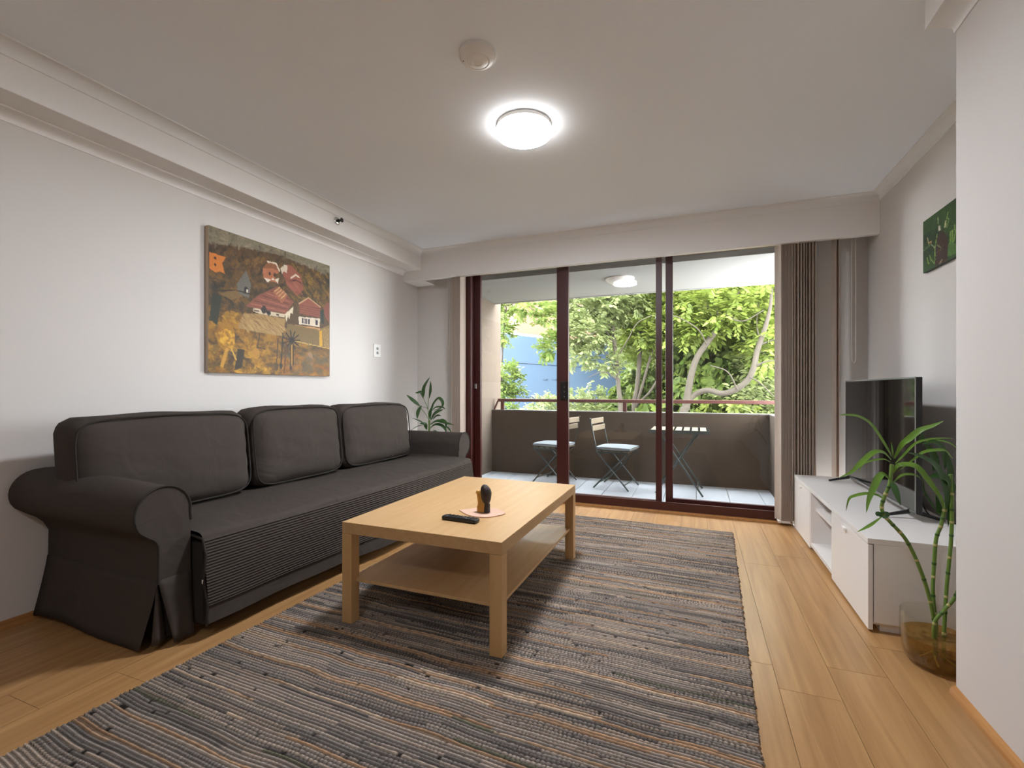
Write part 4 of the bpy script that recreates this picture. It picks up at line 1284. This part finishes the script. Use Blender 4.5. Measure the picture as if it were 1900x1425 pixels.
# ================================================================== PICTURES
def inpoly(U, V, P):
    c = np.zeros(U.shape, bool)
    n = len(P)
    for i in range(n):
        x1, y1 = P[i]; x2, y2 = P[(i + 1) % n]
        if y1 == y2: continue
        m = ((y1 > V) != (y2 > V)) & (U < (x2 - x1) * (V - y1) / (y2 - y1) + x1)
        c ^= m
    return c
class Paint:
    """a grid of paint dabs: u to the right, v down, both 0..1"""
    def __init__(self, nu, nv, col):
        self.nu, self.nv = nu, nv
        u, v = np.meshgrid((np.arange(nu)) / (nu - 1), (np.arange(nv)) / (nv - 1))
        self.U, self.V = u, v
        self.C = np.empty((nv, nu, 3)); self.C[:] = np.array(srgb(*col)[:3])
    def mixin(self, m, col, a=1.0):
        self.C[m] = self.C[m] * (1 - a) + np.array(srgb(*col)[:3]) * a
    def poly(self, P, col, a=1.0):
        self.mixin(inpoly(self.U, self.V, P), col, a)
    def ell(self, u, v, ru, rv, col, a=1.0, rot=0):
        du, dv = self.U - u, self.V - v
        c, s = math.cos(rot), math.sin(rot)
        self.mixin(((du * c + dv * s) / ru) ** 2 + ((-du * s + dv * c) / rv) ** 2 < 1, col, a)
    def line(self, pts, w, col, a=1.0):
        for (x1, y1), (x2, y2) in zip(pts[:-1], pts[1:]):
            dx, dy = x2 - x1, y2 - y1
            t = np.clip(((self.U - x1) * dx + (self.V - y1) * dy) / (dx * dx + dy * dy + 1e-9), 0, 1)
            d = np.hypot(self.U - x1 - t * dx, self.V - y1 - t * dy)
            self.mixin(d < w, col, a)
    def dabs(self, n, box, cols, ru, rv, rot=None, a=.6, seed=1):
        r = random.Random(seed)
        for _ in range(n):
            u, v = r.uniform(box[0], box[2]), r.uniform(box[1], box[3])
            k = r.uniform(.5, 1.3)
            self.ell(u, v, ru * k, rv * k, r.choice(cols), a, r.uniform(-1.5, 1.5) if rot is None else rot + r.uniform(-.3, .3))
    def strokes(self, n, ru, rv, jit, seed):
        r = random.Random(seed)
        for _ in range(n):
            u, v = r.random(), r.random()
            c = self.C[int(v * (self.nv - 1)), int(u * (self.nu - 1))] * r.uniform(1 - jit, 1 + jit)
            a_ = r.uniform(-1.6, 1.6); k = r.uniform(.5, 1.4)
            x0, x1 = max(0, int((u - ru * 1.5) * self.nu)), int((u + ru * 1.5) * self.nu) + 1
            y0, y1 = max(0, int((v - ru * 1.5) * self.nv)), int((v + ru * 1.5) * self.nv) + 1
            U, V = self.U[y0:y1, x0:x1] - u, self.V[y0:y1, x0:x1] - v
            cs, sn = math.cos(a_), math.sin(a_)
            m = ((U * cs + V * sn) / (ru * k)) ** 2 + ((-U * sn + V * cs) / (rv * k)) ** 2 < 1
            self.C[y0:y1, x0:x1][m] = self.C[y0:y1, x0:x1][m] * .35 + c * .65
    def mesh(self, name, P):
        """P(u,v,relief) -> coords"""
        r = self.C.mean(axis=2)
        V = P(self.U.ravel(), self.V.ravel(), r.ravel())
        idx = np.arange(self.nu * self.nv).reshape(self.nv, self.nu)
        Fc = np.stack([idx[:-1, :-1], idx[1:, :-1], idx[1:, 1:], idx[:-1, 1:]], axis=2).reshape(-1, 4)
        return np_mesh(name, V, Fc, self.C.reshape(-1, 3))
def zuv(x, y):
    u = (x - 155) / 965
    top, bot = 90 + 325 * u, 1285 + 40 * u
    return (u, (y - top) / (bot - top))
Zp = lambda *L: [zuv(*p) for p in L]
pt = Paint(250, 225, (84, 62, 34))
pt.poly([(0, 0), (1, 0), (1, .10), (.8, .07), (.5, .05), (.3, .07), (0, .12)], (128, 116, 92))
pt.dabs(40, (0, 0, 1, .06), [(140, 128, 102), (116, 104, 82), (134, 124, 104)], .08, .008, 0.0, .5, 3)
pt.dabs(260, (0, .10, 1, .34), [(92, 62, 26), (64, 48, 24), (112, 78, 34), (48, 40, 24), (126, 90, 42)], .035, .012, -.9, .6, 4)
pt.dabs(120, (.62, .10, 1, .38), [(112, 86, 32), (70, 58, 26), (140, 104, 40), (44, 40, 22)], .04, .013, .8, .6, 5)
pt.dabs(160, (0, .3, .42, .62), [(60, 46, 22), (96, 68, 24), (44, 40, 26), (120, 84, 28)], .02, .05, None, .55, 6)
pt.dabs(300, (0, .58, .5, 1), [(150, 104, 22), (176, 124, 26), (104, 72, 20), (70, 52, 20), (196, 146, 44)], .022, .05, None, .5, 7)
pt.dabs(220, (.45, .62, 1, 1), [(128, 88, 24), (104, 78, 34), (148, 104, 34), (84, 66, 30), (160, 112, 30)], .05, .018, .1, .5, 8)
pt.dabs(70, (.55, .84, 1, 1), [(170, 112, 30), (150, 92, 24), (96, 84, 54)], .05, .02, 0, .5, 9)
pt.strokes(2200, .022, .006, .42, 31)
pt.poly(Zp((160, 310), (265, 340), (240, 395), (258, 480), (225, 460), (200, 475), (160, 440)), (206, 120, 40))
pt.ell(*zuv(197, 355), .008, .01, (70, 40, 20)); pt.ell(*zuv(197, 410), .008, .01, (70, 40, 20))
pt.poly(Zp((345, 640), (335, 560), (400, 440), (435, 560), (420, 670)), (104, 98, 88))
pt.ell(*zuv(400, 605), .015, .024, (30, 26, 22)); pt.ell(*zuv(406, 612), .006, .012, (220, 210, 190))
pt.poly(Zp((520, 420), (560, 365), (640, 385), (648, 460), (600, 470), (640, 540), (560, 520), (525, 500)), (172, 104, 68))
pt.poly(Zp((520, 420), (560, 365), (640, 385), (650, 445), (590, 420)), (136, 84, 50))
pt.line(Zp((560, 365), (625, 380), (652, 440)), .006, (216, 196, 170))
pt.poly(Zp((530, 500), (560, 540), (600, 500), (640, 545), (648, 500), (600, 520)), (222, 206, 184))
pt.ell(*zuv(575, 465), .008, .014, (50, 30, 24)); pt.ell(*zuv(615, 470), .008, .014, (50, 30, 24))
pt.poly(Zp((660, 420), (700, 385), (760, 400), (840, 490), (862, 600), (800, 650), (720, 560)), (146, 82, 62))
pt.poly(Zp((660, 420), (690, 390), (720, 395), (715, 460), (685, 440), (675, 470)), (210, 190, 166))
pt.line(Zp((750, 500), (790, 475), (820, 495)), .006, (220, 196, 170)); pt.line(Zp((745, 525), (790, 520), (840, 545)), .006, (70, 40, 32))
pt.dabs(18, zuv(720, 500) + zuv(850, 640), [(160, 92, 68), (128, 70, 54)], .03, .01, .5, .5, 10)
pt.poly(Zp((395, 740), (480, 650), (635, 570), (775, 700), (700, 800), (420, 745)), (134, 76, 58))
for k in range(6):
    pt.line(Zp((430 + k * 30, 715 - k * 22), (700 + k * 10, 780 - k * 20)), .004, (104, 58, 44) if k % 2 else (160, 98, 76))
pt.poly(Zp((600, 620), (650, 570), (722, 640), (672, 712)), (160, 96, 66))
for k in range(4):
    pt.line(Zp((612 + k * 18, 612 + k * 20), (655 + k * 17, 578 + k * 17)), .003, (206, 168, 110))
pt.poly(Zp((450, 752), (560, 775), (700, 800), (695, 830), (500, 800), (452, 780)), (206, 186, 156))
pt.ell(*zuv(530, 765), .022, .03, (46, 34, 30)); pt.ell(*zuv(566, 790), .018, .018, (40, 30, 28)); pt.poly(Zp((455, 768), (495, 774), (495, 784), (455, 778)), (60, 46, 36)); pt.poly(Zp((625, 800), (650, 804), (650, 815), (625, 812)), (60, 46, 36))
pt.poly(Zp((700, 800), (770, 735), (765, 800), (745, 790), (735, 850), (725, 810), (708, 870)), (222, 204, 172))
pt.poly(Zp((820, 715), (908, 668), (1025, 750), (1020, 842), (825, 800)), (142, 80, 60))
for k in range(5):
    pt.line(Zp((826, 725 + k * 18), (1020, 765 + k * 18)), .003, (108, 60, 46))
pt.line(Zp((820, 715), (908, 668), (1025, 750)), .005, (196, 150, 110))
pt.poly(Zp((815, 822), (1020, 845), (1018, 915), (820, 885)), (220, 204, 180))
pt.poly(Zp((848, 835), (922, 845), (920, 890), (848, 880)), (50, 44, 54)); pt.poly(Zp((975, 855), (998, 858), (996, 898), (975, 895)), (46, 40, 52))
for k in range(3): pt.line(Zp((866 + k * 18, 838), (866 + k * 18, 886)), .0035, (224, 210, 190))
pt.poly(Zp((785, 890), (1025, 925), (1020, 945), (785, 905)), (190, 138, 84))
pt.poly(Zp((1055, 760), (1090, 715), (1120, 720), (1118, 890), (1070, 830)), (132, 76, 60))
pt.poly(Zp((1020, 780), (1055, 770), (1060, 890), (1030, 880)), (44, 52, 44))
pt.poly(Zp((380, 800), (500, 800), (700, 840), (690, 985), (520, 960), (340, 920)), (160, 126, 74))
pt.dabs(120, zuv(370, 800) + zuv(690, 970), [(186, 150, 94), (130, 98, 54), (172, 136, 80)], .03, .005, .7, .6, 12)
pt.poly(Zp((720, 880), (1020, 940), (1010, 1075), (800, 1030), (700, 990)), (122, 98, 56))
pt.poly(Zp((1020, 930), (1118, 900), (1116, 1100), (1040, 1080)), (130, 104, 58))
pt.poly(Zp((1012, 950), (1040, 940), (1045, 1075), (1012, 1070)), (208, 156, 40))
pt.line(Zp((790, 1028), (1115, 1095)), .004, (196, 160, 86))
for k in range(5): pt.line(Zp((1050 + k * 14, 930), (1070 + k * 10, 1085)), .0025, (168, 136, 82))
for k in range(11):
    a = math.pi * 2 * k / 11
    pt.line(Zp((755, 1020), (755 + 72 * math.cos(a), 1020 + 80 * math.sin(a))), .0055, (36, 28, 20))
pt.line(Zp((745, 1050), (745, 1225)), .0045, (40, 30, 20)); pt.line(Zp((768, 1050), (768, 1225)), .0045, (40, 30, 20)); pt.line(Zp((757, 1060), (757, 1215)), .006, (176, 128, 50)); pt.ell(*zuv(748, 1250), .012, .018, (52, 40, 34))
pt.line(Zp((683, 960), (665, 1230)), .006, (52, 38, 20)); pt.line(Zp((640, 1010), (628, 1240)), .004, (70, 50, 24)); pt.ell(*zuv(665, 1232), .014, .025, (52, 40, 24)); pt.ell(*zuv(628, 1240), .016, .03, (84, 62, 26))
pt.line(Zp((700, 285), (700, 385)), .005, (84, 70, 50))
pt.line(Zp((716, 990), (690, 1290)), .006, (96, 60, 22))
pt.ell(*zuv(265, 990), .062, .10, (160, 112, 24)); pt.ell(*zuv(265, 1000), .04, .06, (206, 150, 34))
pt.dabs(24, zuv(215, 920) + zuv(320, 1070), [(222, 170, 50), (140, 92, 20)], .012, .02, None, .6, 13)
pt.line(Zp((200, 620), (330, 610), (440, 640)), .005, (50, 38, 22)); pt.poly(Zp((220, 640), (330, 610), (380, 660), (300, 690)), (120, 92, 50))
pt.poly(Zp((180, 640), (240, 660), (210, 900), (160, 860)), (46, 46, 32))
pt.poly(Zp((340, 1090), (390, 1100), (370, 1250), (320, 1270)), (58, 46, 26))
pt.line(Zp((270, 1100), (240, 1230)), .012, (196, 144, 50)); pt.line(Zp((300, 1090), (330, 1180)), .006, (206, 160, 70))
pt.ell(*zuv(470, 1130), .03, .04, (180, 128, 44)); pt.line(Zp((500, 960), (480, 1080), (540, 1090)), .004, (74, 52, 22))
pt.ell(*zuv(922, 1190), .032, .075, (150, 112, 78)); pt.line(Zp((905, 1040), (922, 1120)), .004, (110, 96, 60))
pt.dabs(40, (.72, .8, 1, .98), [(96, 86, 60), (120, 90, 44), (80, 74, 52)], .04, .02, .4, .4, 14)
pt.strokes(900, .009, .003, .35, 32)
pt.C *= NP.uniform(.88, 1.08, pt.C.shape[:2] + (1,)) * .92
PY0, PY1, PZ0, PZ1 = 1.985, 3.008, 1.158, 2.066
pic = thing('painting', 'large ochre village painting on unframed canvas above the sofa', 'painting', (XL, (PY0 + PY1) / 2, PZ0))
hw, hh = (PY1 - PY0) / 2, PZ1 - PZ0
MB().box(.002, .031, -hw, hw, 0, hh, bev=.002).build('canvas', M['canvas'], pic)
me = pt.mesh('painted_face', lambda u, v, r: np.stack([.0314 + .0008 * r, -hw + 2 * hw * u, hh * (1 - v)], axis=1))
link('painted_face', me, M['paint'], pic)

def zg(x, y):
    u = (x - 97) / 555
    top, bot = 520 - 395 * u, 1325 - 245 * u
    return (u, (y - top) / (bot - top))
Zg = lambda *L: [zg(*p) for p in L]
pg = Paint(110, 90, (40, 70, 26))
pg.dabs(60, (0, 0, 1, .5), [(44, 76, 26), (36, 64, 26), (52, 84, 28)], .12, .06, None, .5, 21)
pg.dabs(30, (0, .3, .4, .8), [(22, 40, 18), (26, 46, 20)], .1, .06, None, .5, 22)
pg.poly(Zg((290, 1225), (310, 900), (345, 720), (420, 660), (480, 800), (490, 900), (470, 1170)), (56, 34, 26))
pg.dabs(40, zg(330, 760) + zg(460, 1150), [(78, 46, 34), (42, 26, 20), (70, 48, 36)], .02, .03, .6, .5, 23)
pg.line(Zg((325, 720), (295, 900), (290, 1060)), .012, (132, 158, 78)); pg.line(Zg((290, 1060), (285, 1180), (230, 1110)), .009, (120, 150, 70))
pg.poly(Zg((345, 670), (340, 590), (368, 565), (385, 650)), (206, 198, 180))
pg.line(Zg((345, 690), (400, 655), (440, 640)), .012, (30, 22, 18))
pg.line(Zg((345, 550), (335, 470)), .009, (150, 160, 110)); pg.line(Zg((440, 610), (455, 520)), .02, (190, 190, 140)); pg.line(Zg((470, 620), (500, 490), (470, 470), (485, 380)), .011, (120, 150, 80))
pg.poly(Zg((475, 1090), (490, 880), (545, 850), (600, 920), (605, 1060)), (74, 110, 50))
for a in ([(520, 690), (515, 870)], [(575, 600), (585, 720), (560, 860)], [(615, 800), (600, 940)], [(550, 690), (540, 860)]):
    pg.line(Zg(*a), .018, (112, 146, 66))
pg.line(Zg((105, 970), (200, 880)), .008, (110, 130, 90)); pg.line(Zg((230, 870), (285, 920)), .009, (150, 160, 110)); pg.line(Zg((170, 760), (190, 860)), .012, (170, 160, 110)); pg.line(Zg((190, 850), (225, 830)), .012, (190, 150, 100))
pg.line(Zg((165, 1080), (185, 1170)), .014, (120, 146, 60)); pg.line(Zg((210, 1050), (225, 1110)), .012, (130, 150, 70)); pg.line(Zg((315, 880), (380, 930)), .007, (120, 130, 80)); pg.line(Zg((320, 1010), (400, 940)), .006, (110, 90, 60)); pg.line(Zg((365, 1180), (400, 1120)), .008, (150, 140, 110))
pg.strokes(500, .03, .01, .3, 33)
pg.C *= NP.uniform(.92, 1.08, pg.C.shape[:2] + (1,))
gy0, gy1, gz0, gz1 = 2.94, 3.345, 1.715, 2.008
pic2 = thing('painting', 'small green picture with a dark brown figure on the right wall', 'painting', (XR, (gy0 + gy1) / 2, gz0))
hw2, hh2 = (gy1 - gy0) / 2, gz1 - gz0
MB().box(-.02, -.001, -hw2, hw2, 0, hh2, bev=.001).build('canvas', M['blacksoft'], pic2)
me = pg.mesh('painted_face', lambda u, v, r: np.stack([-.0204 - .0005 * r, hw2 - 2 * hw2 * u, hh2 * (1 - v)], axis=1))
link('painted_face', me, M['paint'], pic2)
